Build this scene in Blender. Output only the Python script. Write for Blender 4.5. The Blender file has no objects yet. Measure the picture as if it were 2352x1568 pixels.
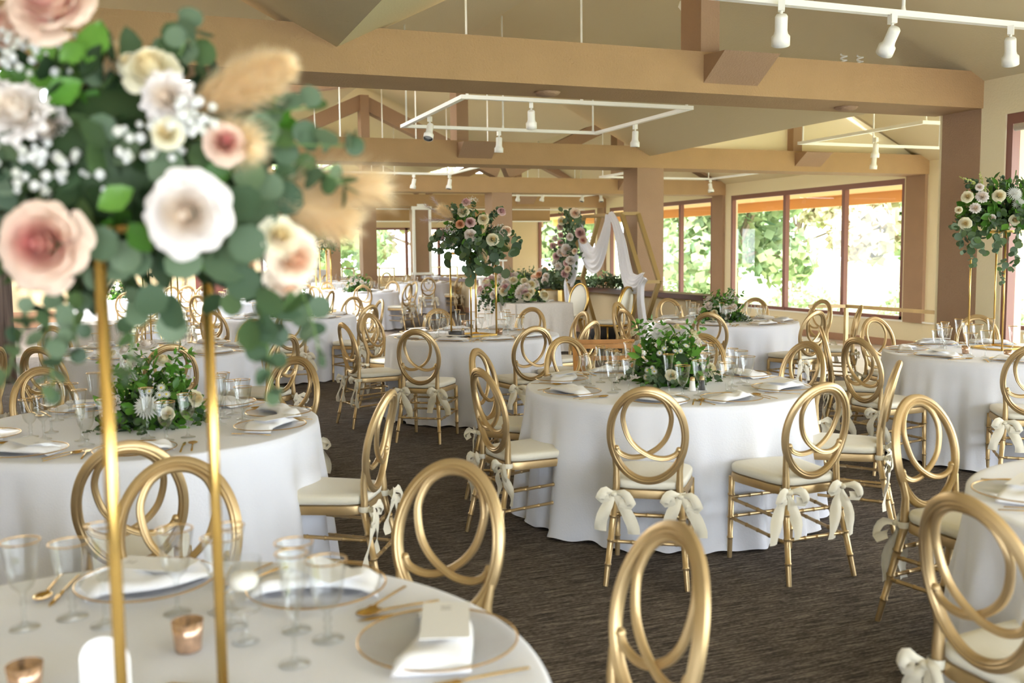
import bpy, bmesh, math, random
from mathutils import Vector, Matrix, noise
from math import sin, cos, pi, radians, sqrt, atan2, hypot
S = bpy.context.scene
COL = S.collection
# ------------------------------------------------------------------ camera
FPX, PITCH, ROLL, YAW, EYE = 2229.2, 0.09264, -0.011534, 0.366094, 1.57
F = Vector((sin(YAW)*cos(PITCH), cos(YAW)*cos(PITCH), -sin(PITCH)))
R0 = Vector((cos(YAW), -sin(YAW), 0)); U0 = R0.cross(F)
RT = R0*cos(ROLL)+U0*sin(ROLL); UP = -R0*sin(ROLL)+U0*cos(ROLL)
CAMP = Vector((0, 0, EYE))
cd = bpy.data.cameras.new('camera'); cam = bpy.data.objects.new('camera', cd); COL.objects.link(cam)
cd.sensor_width = 36.0; cd.lens = FPX/2352*36.0; cd.clip_start = .05; cd.clip_end = 400
m = Matrix((RT, UP, -F)).transposed().to_4x4(); m.translation = CAMP; cam.matrix_world = m
cd.dof.use_dof = True; cd.dof.focus_distance = 7.2; cd.dof.aperture_fstop = 2.7
S.camera = cam
# ------------------------------------------------------------------ world and exposure
S.view_settings.view_transform = 'Standard'; S.view_settings.look = 'None'
S.view_settings.gamma = 1; S.view_settings.use_curve_mapping = False
S.view_settings.exposure = 0.66
S.cycles.use_denoising = True
S.cycles.max_bounces = 10; S.cycles.diffuse_bounces = 6; S.cycles.glossy_bounces = 3
S.cycles.transparent_max_bounces = 24; S.cycles.transmission_bounces = 4
S.cycles.sample_clamp_indirect = 8; S.cycles.caustics_reflective = False; S.cycles.caustics_refractive = False
W = bpy.data.worlds.new('world'); S.world = W; W.use_nodes = True
wn = W.node_tree.nodes; wl = W.node_tree.links
bg = wn['Background']; bg.inputs[0].default_value = (.86, .935, 1.0, 1); bg.inputs[1].default_value = 6.6
sd_ = bpy.data.lights.new('sun', 'SUN'); so_ = bpy.data.objects.new('sun', sd_); COL.objects.link(so_)
sd_.energy = 9; sd_.angle = radians(3); sd_.color = (1.0, .95, .86)
so_.rotation_euler = Vector((.55, .42, -.85)).to_track_quat('-Z', 'Y').to_euler()
# ------------------------------------------------------------------ projection helpers
def ray(x, y): return F+RT*((x-1176)/FPX)-UP*((y-784)/FPX)
def atZ(x, y, Z): return CAMP+ray(x, y)*Z
def at_h(x, y, h):
    r = ray(x, y); return CAMP+r*((h-EYE)/r.z)
def at_y(x, y, Y):
    r = ray(x, y); return CAMP+r*(Y/r.y)
def at_x(x, y, X):
    r = ray(x, y); return CAMP+r*(X/r.x)
def px(P):
    d = Vector(P)-CAMP; z = d.dot(F)
    return (1176+FPX*d.dot(RT)/z, 784-FPX*d.dot(UP)/z, z)
def inview(P, mx=40):
    x, y, z = px(P); return z > .1 and -mx < x < 2352+mx and -mx < y < 1568+mx
# ------------------------------------------------------------------ materials
def mat(name, col, rough=.6, metal=0, noise_amt=0, nscale=8, bump=0, bscale=40, spec=.5, emit=0, sheen=0, stretch=None, col2=None, ramp=(.35, .65), detail=4, sub=0):
    m = bpy.data.materials.new(name); m.use_nodes = True
    nt = m.node_tree; b = nt.nodes['Principled BSDF']
    b.inputs['Base Color'].default_value = (*col, 1); b.inputs['Roughness'].default_value = rough
    b.inputs['Metallic'].default_value = metal; b.inputs['Specular IOR Level'].default_value = spec
    if sheen: b.inputs['Sheen Weight'].default_value = sheen
    tc = nt.nodes.new('ShaderNodeTexCoord'); mp = nt.nodes.new('ShaderNodeMapping')
    nt.links.new(tc.outputs['Object'], mp.inputs[0])
    if stretch: mp.inputs['Scale'].default_value = stretch
    if noise_amt or col2:
        n = nt.nodes.new('ShaderNodeTexNoise'); n.inputs['Scale'].default_value = nscale; n.inputs['Detail'].default_value = detail
        nt.links.new(mp.outputs[0], n.inputs[0])
        cr = nt.nodes.new('ShaderNodeValToRGB')
        c2 = col2 if col2 else tuple(c*(1-noise_amt) for c in col)
        cr.color_ramp.elements[0].color = (*c2, 1); cr.color_ramp.elements[1].color = (*col, 1)
        cr.color_ramp.elements[0].position = ramp[0]; cr.color_ramp.elements[1].position = ramp[1]
        nt.links.new(n.outputs[0], cr.inputs[0]); nt.links.new(cr.outputs[0], b.inputs['Base Color'])
    if bump:
        n2 = nt.nodes.new('ShaderNodeTexNoise'); n2.inputs['Scale'].default_value = bscale; n2.inputs['Detail'].default_value = 3
        nt.links.new(mp.outputs[0], n2.inputs[0])
        bp = nt.nodes.new('ShaderNodeBump'); bp.inputs['Strength'].default_value = bump; bp.inputs['Distance'].default_value = .01
        nt.links.new(n2.outputs[0], bp.inputs['Height']); nt.links.new(bp.outputs[0], b.inputs['Normal'])
    return m
def leafmat(name, cols, rough=.45, trans=.25):
    m = bpy.data.materials.new(name); m.use_nodes = True; nt = m.node_tree; b = nt.nodes['Principled BSDF']
    b.inputs['Roughness'].default_value = rough; b.inputs['Specular IOR Level'].default_value = .35
    g = nt.nodes.new('ShaderNodeNewGeometry'); cr = nt.nodes.new('ShaderNodeValToRGB')
    els = cr.color_ramp.elements
    while len(els) < len(cols): els.new(.5)
    for i, c in enumerate(cols):
        els[i].position = i/max(1, len(cols)-1); els[i].color = (*c, 1)
    nt.links.new(g.outputs['Random Per Island'], cr.inputs[0]); nt.links.new(cr.outputs[0], b.inputs['Base Color'])
    t = nt.nodes.new('ShaderNodeBsdfTranslucent'); mx = nt.nodes.new('ShaderNodeMixShader'); mx.inputs[0].default_value = trans
    nt.links.new(cr.outputs[0], t.inputs[0]); nt.links.new(b.outputs[0], mx.inputs[1]); nt.links.new(t.outputs[0], mx.inputs[2])
    nt.links.new(mx.outputs[0], nt.nodes['Material Output'].inputs[0])
    return m
def rosemat(name, inner, outer, r=.045):
    m = bpy.data.materials.new(name); m.use_nodes = True; nt = m.node_tree; b = nt.nodes['Principled BSDF']
    b.inputs['Roughness'].default_value = .6; b.inputs['Specular IOR Level'].default_value = .2
    tc = nt.nodes.new('ShaderNodeTexCoord'); ln = nt.nodes.new('ShaderNodeVectorMath'); ln.operation = 'LENGTH'
    ml = nt.nodes.new('ShaderNodeVectorMath'); ml.operation = 'MULTIPLY'; ml.inputs[1].default_value = (1, 1, 0)
    nt.links.new(tc.outputs['Object'], ml.inputs[0]); nt.links.new(ml.outputs[0], ln.inputs[0])
    cr = nt.nodes.new('ShaderNodeValToRGB'); cr.color_ramp.elements[0].color = (*inner, 1); cr.color_ramp.elements[1].color = (*outer, 1)
    cr.color_ramp.elements[0].position = .12; cr.color_ramp.elements[1].position = .62
    nt.links.new(ln.outputs['Value'], cr.inputs[0]); nt.links.new(cr.outputs[0], b.inputs['Base Color'])
    t = nt.nodes.new('ShaderNodeBsdfTranslucent'); mx = nt.nodes.new('ShaderNodeMixShader'); mx.inputs[0].default_value = .3
    nt.links.new(cr.outputs[0], t.inputs[0]); nt.links.new(b.outputs[0], mx.inputs[1]); nt.links.new(t.outputs[0], mx.inputs[2])
    nt.links.new(mx.outputs[0], nt.nodes['Material Output'].inputs[0])
    return m
def glassmat(name, tint=(.97, .98, .98), refl=.5, rough=.02, k=.42):
    m = bpy.data.materials.new(name); m.use_nodes = True; nt = m.node_tree
    for n in list(nt.nodes):
        if n.type == 'BSDF_PRINCIPLED': nt.nodes.remove(n)
    tr = nt.nodes.new('ShaderNodeBsdfTransparent'); tr.inputs[0].default_value = (*tint, 1)
    gl = nt.nodes.new('ShaderNodeBsdfGlossy'); gl.inputs['Roughness'].default_value = rough
    lw = nt.nodes.new('ShaderNodeLayerWeight'); lw.inputs[0].default_value = refl
    mu = nt.nodes.new('ShaderNodeMath'); mu.operation = 'MULTIPLY_ADD'; mu.inputs[1].default_value = k; mu.inputs[2].default_value = .02
    mx = nt.nodes.new('ShaderNodeMixShader')
    nt.links.new(lw.outputs['Facing'], mu.inputs[0])
    nt.links.new(mu.outputs[0], mx.inputs[0]); nt.links.new(tr.outputs[0], mx.inputs[1]); nt.links.new(gl.outputs[0], mx.inputs[2])
    nt.links.new(mx.outputs[0], nt.nodes['Material Output'].inputs[0])
    return m
def carpetmat():
    m = bpy.data.materials.new('carpet'); m.use_nodes = True; nt = m.node_tree; b = nt.nodes['Principled BSDF']
    b.inputs['Roughness'].default_value = .95; b.inputs['Specular IOR Level'].default_value = .1
    tc = nt.nodes.new('ShaderNodeTexCoord')
    def nz(sc, scale, det=3):
        mp = nt.nodes.new('ShaderNodeMapping'); mp.inputs['Scale'].default_value = sc
        n = nt.nodes.new('ShaderNodeTexNoise'); n.inputs['Scale'].default_value = scale; n.inputs['Detail'].default_value = det; n.inputs['Roughness'].default_value = .6
        nt.links.new(tc.outputs['Object'], mp.inputs[0]); nt.links.new(mp.outputs[0], n.inputs[0]); return n
    a = nz((1, 18, 1), 6, 4); c = nz((1, 6, 1), 45, 2)
    mx = nt.nodes.new('ShaderNodeMath'); mx.operation = 'MULTIPLY_ADD'; mx.inputs[1].default_value = .6
    m2 = nt.nodes.new('ShaderNodeMath'); m2.operation = 'MULTIPLY'; m2.inputs[1].default_value = .4
    nt.links.new(c.outputs[0], m2.inputs[0]); nt.links.new(a.outputs[0], mx.inputs[0]); nt.links.new(m2.outputs[0], mx.inputs[2])
    cr = nt.nodes.new('ShaderNodeValToRGB'); e = cr.color_ramp.elements
    e[0].position = .42; e[0].color = (.044, .036, .032, 1); e[1].position = .59; e[1].color = (.25, .21, .175, 1)
    x = e.new(.5); x.color = (.093, .076, .065, 1)
    nt.links.new(mx.outputs[0], cr.inputs[0]); nt.links.new(cr.outputs[0], b.inputs['Base Color'])
    bp = nt.nodes.new('ShaderNodeBump'); bp.inputs['Strength'].default_value = .5; bp.inputs['Distance'].default_value = .01
    nt.links.new(mx.outputs[0], bp.inputs['Height']); nt.links.new(bp.outputs[0], b.inputs['Normal'])
    return m
M = {}
M['gold'] = mat('satin_gold', (.62, .45, .235), .38, .75, bump=.06, bscale=300, noise_amt=.18, nscale=5)
M['brass'] = mat('brass', (.72, .47, .14), .26, .9)
M['rim'] = mat('gold_rim', (.78, .52, .22), .22, 1)
M['cushion'] = mat('ivory_vinyl', (.82, .78, .66), .5, sheen=.2, bump=.1, bscale=60)
M['ribbon'] = mat('ivory_ribbon', (.82, .77, .63), .6, sheen=.2)
M['cloth'] = mat('white_linen', (.79, .805, .88), .75, sheen=.3, bump=.12, bscale=120)
M['napkin'] = mat('white_napkin', (.84, .84, .86), .8, sheen=.2)
M['linen'] = mat('beige_linen', (.74, .68, .62), .85, sheen=.3, bump=.3, bscale=150, noise_amt=.08, nscale=60)
M['paper'] = mat('card_paper', (.86, .86, .87), .7)
M['ink'] = mat('dark_ink', (.15, .15, .16), .7)
M['beam'] = mat('tan_stucco', (.42, .262, .125), .8, bump=.6, bscale=55, noise_amt=.06, nscale=3)
M['column'] = mat('brown_stucco', (.36, .225, .135), .8, bump=.6, bscale=55, noise_amt=.06, nscale=3)
M['ceil'] = mat('cream_ceiling', (.62, .53, .33), .9, bump=.3, bscale=50)
M['wall'] = mat('cream_wall', (.80, .70, .47), .9, bump=.3, bscale=50)
M['wall2'] = mat('beige_wall', (.62, .49, .30), .9, bump=.3, bscale=50)
M['frame'] = mat('mahogany_frame', (.22, .085, .06), .45)
M['base'] = mat('brown_baseboard', (.40, .22, .13), .6)
M['cap'] = mat('dark_wood_cap', (.10, .03, .022), .3, noise_amt=.3, nscale=20, stretch=(1, .1, 1))
M['soffit'] = mat('orange_soffit', (.75, .42, .16), .8)
M['white'] = mat('white_enamel', (.88, .87, .82), .35)
M['carpet'] = carpetmat()
M['tile'] = mat('pale_tile', (.66, .62, .58), .35, noise_amt=.08, nscale=2)
M['glass'] = glassmat('clear_glass')
M['plate'] = glassmat('plate_glass', (.95, .95, .95), .4, .12, .16)
M['pane'] = glassmat('window_glass', (.99, .99, .98), .1, .01)
M['euca'] = leafmat('eucalyptus_leaf', [(.05, .095, .05), (.10, .155, .085), (.155, .215, .13), (.085, .15, .045), (.04, .075, .045)], .5)
M['green'] = leafmat('glossy_leaf', [(.04, .12, .015), (.08, .23, .025), (.15, .33, .05), (.03, .09, .012)], .35)
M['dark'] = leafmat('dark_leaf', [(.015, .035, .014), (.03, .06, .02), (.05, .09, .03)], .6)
M['stem'] = mat('green_stem', (.12, .20, .06), .6)
M['pampas'] = leafmat('pampas_plume', [(.93, .76, .48), (.95, .84, .62), (.88, .66, .38)], .9, .5)
M['purple'] = leafmat('dried_lilac_grass', [(.45, .36, .38), (.55, .46, .46)], .9, .4)
M['rw'] = rosemat('white_rose', (.84, .73, .60), (.82, .77, .74))
M['rc'] = rosemat('cream_rose', (.80, .66, .36), (.82, .78, .60))
M['rp'] = rosemat('blush_rose', (.68, .27, .24), (.80, .62, .50))
M['rm'] = rosemat('mauve_rose', (.56, .30, .30), (.76, .56, .54))
M['ro'] = rosemat('apricot_rose', (.62, .25, .10), (.80, .48, .30))
M['rpe'] = rosemat('peach_rose', (.84, .58, .40), (.88, .76, .62))
M['bloom'] = leafmat('white_petal', [(.76, .76, .72), (.80, .80, .78), (.72, .72, .62)], .7, .3)
M['lime'] = leafmat('lime_bud', [(.45, .55, .12), (.60, .65, .22), (.70, .72, .4)], .6, .3)
M['yellow'] = mat('yellow_centre', (.75, .60, .08), .7)
M['wax'] = mat('white_wax', (.88, .84, .76), .5)
M['votive'] = mat('mercury_glass', (.78, .52, .36), .22, .75, noise_amt=.4, nscale=60)
M['wood'] = mat('orange_wood', (.62, .29, .08), .45, noise_amt=.2, nscale=10, stretch=(1, 1, .1))
M['bark'] = mat('weathered_wood', (.20, .15, .13), .9, noise_amt=.6, nscale=18, stretch=(1, 1, .06), bump=.5, bscale=20)
M['iron'] = mat('black_iron', (.035, .03, .03), .5, .5)
M['black'] = mat('black_fabric', (.02, .02, .025), .9)
M['slate'] = mat('slate_stone', (.07, .07, .075), .6)
M['lens'] = mat('frosted_lamp', (.85, .86, .88), .3)
M['darkmet'] = mat('dark_baffle', (.03, .03, .03), .4)
M['lawn'] = mat('lawn', (.42, .50, .24), .95, noise_amt=.4, nscale=.5)
M['patio'] = mat('pale_paving', (.62, .58, .52), .9)
M['tree'] = leafmat('tree_leaf', [(.26, .37, .19), (.36, .46, .24), (.46, .50, .28), (.20, .32, .19)], .8, .4)
M['tree2'] = leafmat('autumn_leaf', [(.50, .46, .28), (.52, .42, .30), (.44, .48, .28)], .8, .4)
M['trunk'] = mat('tree_bark', (.35, .26, .2), .9, noise_amt=.3, nscale=6)
M['veil'] = mat('white_chiffon', (.86, .86, .92), .8, sheen=.4)
M['gildwood'] = mat('gilded_wood', (.36, .24, .09), .5, .25)
M['cake'] = mat('plaster_white', (.88, .87, .85), .6)
M['bottle'] = mat('dark_bottle', (.02, .025, .03), .15)
M['red'] = mat('dark_red_panel', (.13, .04, .03), .6)
# ------------------------------------------------------------------ mesh builder
class MB:
    def __init__(s): s.v = []; s.f = []; s.mi = []; s.sm = []; s.cur = 0; s.smooth = True
    def add(s, vs, fs, M4=None):
        o = len(s.v)
        s.v += [tuple(M4 @ Vector(v)) for v in vs] if M4 is not None else [tuple(v) for v in vs]
        for f in fs: s.f.append(tuple(i+o for i in f)); s.mi.append(s.cur); s.sm.append(s.smooth)
        return s
    def box(s, a, b, M4=None):
        x0, y0, z0 = a; x1, y1, z1 = b; k = s.smooth; s.smooth = False
        s.add([(x0, y0, z0), (x1, y0, z0), (x1, y1, z0), (x0, y1, z0), (x0, y0, z1), (x1, y0, z1), (x1, y1, z1), (x0, y1, z1)],
              [(0, 3, 2, 1), (4, 5, 6, 7), (0, 1, 5, 4), (1, 2, 6, 5), (2, 3, 7, 6), (3, 0, 4, 7)], M4)
        s.smooth = k; return s
    def bar(s, a, b, w, h=None, up=(0, 0, 1)):
        a = Vector(a); b = Vector(b); h = h or w; d = (b-a); L = d.length; d.normalize()
        u = Vector(up)
        if abs(d.dot(u)) > .99: u = Vector((0, 1, 0))
        sd = d.cross(u).normalized(); u = sd.cross(d)
        M4 = Matrix((sd, d, u)).transposed().to_4x4(); M4.translation = a
        return s.box((-w/2, 0, -h/2), (w/2, L, h/2), M4)
    def lathe(s, prof, seg=20, M4=None, mod=None):
        vs = []; fs = []; n = len(prof)
        for i in range(seg):
            a = 2*pi*i/seg
            for r, z in prof:
                rr = r*(mod(a, z) if mod else 1)
                vs.append((rr*cos(a), rr*sin(a), z))
        for i in range(seg):
            j = (i+1) % seg
            for k in range(n-1):
                if prof[k][0] < 1e-6 and prof[k+1][0] < 1e-6: continue
                fs.append((i*n+k, j*n+k, j*n+k+1, i*n+k+1))
        return s.add(vs, fs, M4)
    def tube(s, pts, r, seg=8, closed=False, caps=True):
        pts = [Vector(p) for p in pts]; n = len(pts); vs = []; fs = []
        rr = r if callable(r) else (lambda t: r)
        prev = None
        for i, p in enumerate(pts):
            if closed: t = pts[(i+1) % n]-pts[i-1]
            else: t = pts[min(i+1, n-1)]-pts[max(i-1, 0)]
            t.normalize()
            if prev is None:
                u = Vector((0, 0, 1)) if abs(t.z) < .9 else Vector((1, 0, 0)); a = t.cross(u).normalized()
            else: a = (prev-t*prev.dot(t)).normalized()
            prev = a; b = t.cross(a); q = rr(i/max(1, n-1))
            for k in range(seg):
                an = 2*pi*k/seg; vs.append(p+a*(q*cos(an))+b*(q*sin(an)))
        m_ = n if closed else n-1
        for i in range(m_):
            j = (i+1) % n
            for k in range(seg):
                l = (k+1) % seg; fs.append((i*seg+k, i*seg+l, j*seg+l, j*seg+k))
        if caps and not closed: fs.append(tuple(range(seg))[::-1]); fs.append(tuple((n-1)*seg+k for k in range(seg)))
        return s.add(vs, fs)
    def sweep(s, pts, prof, nrm, closed=True):
        # prof: (across, along normal); nrm(i) the plane normal at point i
        pts = [Vector(p) for p in pts]; n = len(pts); k = len(prof); vs = []; fs = []
        for i, p in enumerate(pts):
            t = (pts[(i+1) % n]-pts[i-1]) if closed else (pts[min(i+1, n-1)]-pts[max(i-1, 0)])
            t.normalize(); N = nrm(i).normalized(); A = t.cross(N).normalized()
            for a, b in prof: vs.append(p+A*a+N*b)
        for i in range(n if closed else n-1):
            j = (i+1) % n
            for a in range(k):
                c = (a+1) % k; fs.append((i*k+a, j*k+a, j*k+c, i*k+c))
        if not closed: fs.append(tuple(range(k))); fs.append(tuple((n-1)*k+a for a in range(k))[::-1])
        return s.add(vs, fs)
    def mesh(s, name, mats, sharp=None):
        me = bpy.data.meshes.new(name); me.from_pydata(s.v, [], s.f)
        for m_ in (mats if isinstance(mats, (list, tuple)) else [mats]): me.materials.append(m_)
        me.polygons.foreach_set('use_smooth', s.sm); me.polygons.foreach_set('material_index', s.mi)
        me.update()
        if sharp: me.set_sharp_from_angle(angle=radians(sharp))
        return me
    def obj(s, name, mats, parent=None, sharp=None, loc=None):
        o = bpy.data.objects.new(name, s.mesh(name, mats, sharp)); COL.objects.link(o)
        if parent: o.parent = parent
        if loc: o.location = loc
        return o
def tag(o, label=None, cat=None, group=None, kind=None):
    if label: o['label'] = label
    if cat: o['category'] = cat
    if group: o['group'] = group
    if kind: o['kind'] = kind
    return o
def empty(name, loc=(0, 0, 0), rz=0, label=None, cat=None, group=None):
    o = bpy.data.objects.new(name, None); COL.objects.link(o); o.location = loc; o.rotation_euler = (0, 0, rz); o.empty_display_size = .1
    return tag(o, label, cat, group)
def child(name, me, parent, M4=None):
    o = bpy.data.objects.new(name, me); COL.objects.link(o); o.parent = parent
    if M4 is not None: o.matrix_local = M4
    return o
def copy_tree(o, parent=None):
    c = o.copy(); COL.objects.link(c)
    if parent: c.parent = parent
    for ch in o.children: copy_tree(ch, c)
    return c
def struct(o): o['kind'] = 'structure'; return o
def T(x, y, z): return Matrix.Translation((x, y, z))
def RZ(a): return Matrix.Rotation(a, 4, 'Z')
def look(p, d, s=1, spin=0):
    d = Vector(d).normalized(); q = d.to_track_quat('Z', 'Y')
    return Matrix.Translation(p) @ q.to_matrix().to_4x4() @ RZ(spin) @ Matrix.Scale(s, 4)
# ------------------------------------------------------------------ the setting
Y1, Y2, Y3, Y4 = 7.494, 14.52, 21.36, 28.14
HB, HT, BD = 2.932, 3.288, .62
XL, XR, XW = -5.12, 14.07, 7.93
def boxes(name, mt, bs, kind=True, parent=None, sharp=None):
    b = MB()
    for a, c in bs: b.box(a, c)
    o = b.obj(name, mt, parent)
    if kind: struct(o)
    return o
fl = boxes('floor', M['carpet'], [((XL, -3, -.45), (7.95, 34, 0)), ((7.95, -3, -.45), (8.2, 8.05, 0))])
boxes('floor_lower', M['tile'], [((7.95, 8.05, -.6), (XR+.2, 34, -.42))])
# roof: folded planes, valleys and ridges run away from the camera
def roof(name, y0, y1, zs, skip=()):
    xs = [-5.12, -1.82, 1.48, 4.78, 8.08, 11.08, 14.25]
    b = MB(); b.smooth = False
    for i in range(6):
        if i in skip: continue
        x0, x1 = xs[i], xs[i+1]; z0, z1 = zs[i], zs[i+1]
        b.add([(x0, y0, z0), (x1, y0, z1), (x1, y1, z1), (x0, y1, z0), (x0, y0, z0+.12), (x1, y0, z1+.12), (x1, y1, z1+.12), (x0, y1, z0+.12)],
              [(0, 1, 2, 3), (7, 6, 5, 4), (0, 4, 5, 1), (1, 5, 6, 2), (2, 6, 7, 3), (3, 7, 4, 0)])
    return struct(b.obj(name, M['ceil']))
V, RG, R2_ = 3.13, 4.78, 4.63
roof('ceiling', -3, Y1+.2, [V-.005, RG-.005, V-.005, RG-.005, 3.125, 3.3, 3.3], skip=(4, 5))
roof('ceiling_middle', Y1+.1, Y2+.1, [4.3, RG, 4.25, RG, V, R2_, 3.1])
roof('ceiling_far', Y2+.1, Y3+.1, [4.6, RG+.5, 4.75, RG+.5, 3.9, R2_+.3, 3.1], skip=(0, 1))
roof('ceiling_back', Y3+.1, 34, [4.6, RG+.5, 4.75, RG+.5, 3.9, R2_+.3, 3.1], skip=(0, 1))
# skylight over third bay, plus added panes back and left to brighten room
b = MB(); b.smooth = False
b.add([(-1.82, Y2+.1, 5.28), (1.48, Y2+.1, 4.75), (1.48, 33.9, 4.75), (-1.82, 33.9, 5.28)], [(0, 1, 2, 3)])
b.add([(XL, Y2+.1, 4.6), (-1.82, Y2+.1, 5.28), (-1.82, 33.9, 5.28), (XL, 33.9, 4.6)], [(0, 1, 2, 3)])
struct(b.obj('skylight_extended', M['pane']))
# gable infill at the right-hand walls
def gable(name, y, x0, x1, pts):
    b = MB(); b.smooth = False; n = len(pts)
    vs = [(x, y, z) for x, z in pts]+[(x, y+.1, z) for x, z in pts]
    b.add(vs, [tuple(range(n)), tuple(range(2*n-1, n-1, -1))]+[(i, i+n, (i+1) % n+n, (i+1) % n) for i in range(n)])
    return struct(b.obj(name, M['wall']))
gable('wall_gable', Y2+.25, 8.3, XR, [(8.3, HT-.1), (XR, HT-.1), (XR, 3.25), (11.08, R2_), (8.3, 3.25)])
# beams
def beam(name, y, x0, x1, m_=None):
    return struct(boxes(name, m_ or M['beam'], [((x0, y, HB), (x1, y+BD, HT))], kind=False))
for i, (y, x1) in enumerate(((Y1, XW), (Y2, XR), (Y3, XR), (Y4, XR))):
    beam('trim_%d' % (i+1), y, XL, x1)
# king posts with sloped feet
def foot(b, x, y):
    w = .28; x += .2; vs = []
    for xx in (x-w, x+w):
        vs += [(xx, y, 3.02), (xx, y, 3.26), (xx, y-.33, 3.24)]
    b.add(vs, [(0, 1, 2), (5, 4, 3), (0, 2, 5, 3), (1, 4, 5, 2), (0, 3, 4, 1)])
k = 5
for y, xs in ((Y1, (4.78,)), (Y2, (4.78, 11.08)), (Y3, (4.78, 11.08, -1.82)), (Y4, (4.78, 11.08))):
    for x in xs:
        b = MB(); b.smooth = False
        top = RG+.25 if x < 5 else R2_+.1
        b.box((x-.06, y+.08, HT-.02), (x+.13, y+.42, top)); foot(b, x, y)
        struct(b.obj('trim_%d' % k, M['column'])); k += 1
# gable rafters on the third and fourth beam lines, the nearer posts carry only short ones
for y, x, half, za in ((Y3, 4.78, 3.2, RG+.12), (Y4, 4.78, 3.2, RG+.12), (Y2, 4.78, .75, RG+.05), (Y3, 11.08, 2.9, R2_+.1), (Y4, 11.08, 2.9, R2_+.1)):
    b = MB()
    for s in (-1, 1):
        b.bar((x, y+.3, za), (x+s*half, y+.3, za-half*.46), .3, .3)
    struct(b.obj('trim_%d' % k, M['column'])); k += 1
# raking strut across the third bay, thin edge trims
b = MB(); b.bar((-.6, 18.5, 4.1), (5.0, 18.0, 5.05), .3, .42); struct(b.obj('trim_%d' % k, M['column'])); k += 1
# columns
def column(name, x0, x1, y, d=.5, z0=-.42, z1=HB+.01, m_=None):
    return struct(boxes(name, m_ or M['column'], [((x0, y, z0), (x1, y+d, z1))], kind=False))
for i, (x0, x1, y, z0) in enumerate(((7.925, 8.25, Y1+.02, 0), (7.85, 8.35, Y2+.02, -.42), (14.0, 14.3, Y2+.02, .1), (7.74, 8.24, Y3+.02, -.42),
                                     (14.0, 14.3, Y3+.02, .1), (14.0, 14.3, Y4+.02, .1), (7.72, 8.18, Y4+.02, -.42), (6.18, 6.6, Y4+.1, 0), (5.2, 5.52, Y4+.1, 0))):
    column('trim_%d' % (k+i), x0, x1, y, z0=z0)
k += 9
# near right wall with its window (x = 7.93)
W1 = boxes('wall_right', M['wall'], [((XW, 7.22, 0), (8.2, 8.05, 3.35)), ((XW, -3, 2.84), (8.2, 7.22, 3.35)), ((XW, -3, 0), (8.2, 7.22, .12))])
def window(name, X, y0, y1, z0, z1, mull, fr=.07, dep=.1, head=.11):
    b = MB()
    b.box((X, y0, z1), (X+dep, y1, z1+head)); b.box((X, y0, z0), (X+dep, y1, z0+.07))
    b.box((X, y0, z0), (X+dep, y0+fr, z1)); b.box((X, y1-fr, z0), (X+dep, y1, z1))
    for y in mull: b.box((X-.01, y-.05, z0), (X+dep, y+.05, z1))
    o = struct(b.obj(name, M['frame']))
    g = MB(); g.smooth = False; g.add([(X+dep*.6, y0, z0), (X+dep*.6, y1, z0), (X+dep*.6, y1, z1), (X+dep*.6, y0, z1)], [(0, 1, 2, 3)])
    g.obj('window_pane', M['pane'], o)
    return o
w1 = window('window_1', XW+.02, -3, 7.22, .12, 2.74, (5.0, 2.6, .2))
bl = MB(); bl.tube([(XW-.0, 5.1, 2.70), (XW-.0, 7.1, 2.70)], .035, 10); bl.obj('roller_blind', M['linen'], w1)
# far right wall (x = 14.07)
ws = [((XR, Y1, -.42), (XR+.2, 34, .10)), ((XR, Y1, 2.90), (XR+.2, 34, 3.35)), ((XR, Y1+.3, .1), (XR+.2, 9.2, 2.9)), ((XR, Y2-.35, .1), (XR+.2, Y2+.62, 2.9)),
      ((XR, Y3-.25, .1), (XR+.2, Y3+.62, 2.9)), ((XR, Y4-.25, .1), (XR+.2, Y4+.8, 2.9)), ((XW+.25, Y1+.1, -.42), (XR+.2, Y1+.35, .1)), ((XW+.25, Y1+.1, 2.9), (XR+.2, Y1+.35, 4.7))]
boxes('wall_terrace', M['wall'], ws)
boxes('baseboard_right', M['base'], [((XR-.02, 8, -.42), (XR, 34, -.27))])
boxes('trim_sill', M['white'], [((XR-.06, 8, .10), (XR+.03, 34, .13))])
window('window_2', XR, 9.2, Y2-.35, .13, 2.79, (11.0, 12.6))
window('window_3', XR, Y2+.62, Y3-.25, .13, 2.79, (16.9, 18.92), head=.11)
window('window_4', XR, Y3+.62, Y4-.25, .13, 2.79, (23.6, 25.7))
window('window_5', XR, Y4+.8, 33.8, .13, 2.79, (31,))
boxes('eave_soffit', M['soffit'], [((XR+.2, Y1, 2.8), (15.7, 36, 2.86)), ((15.6, Y1, 2.55), (15.72, 36, 2.9))], kind=False)['kind'] = 'structure'
boxes('eave_near', M['soffit'], [((8.2, -3, 2.9), (9.6, 7.4, 2.96))], kind=False)['kind'] = 'structure'
boxes('wall_outside_pier', M['wall2'], [((8.5, 7.9, -.1), (9.0, 8.05, 2.9))])
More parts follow.
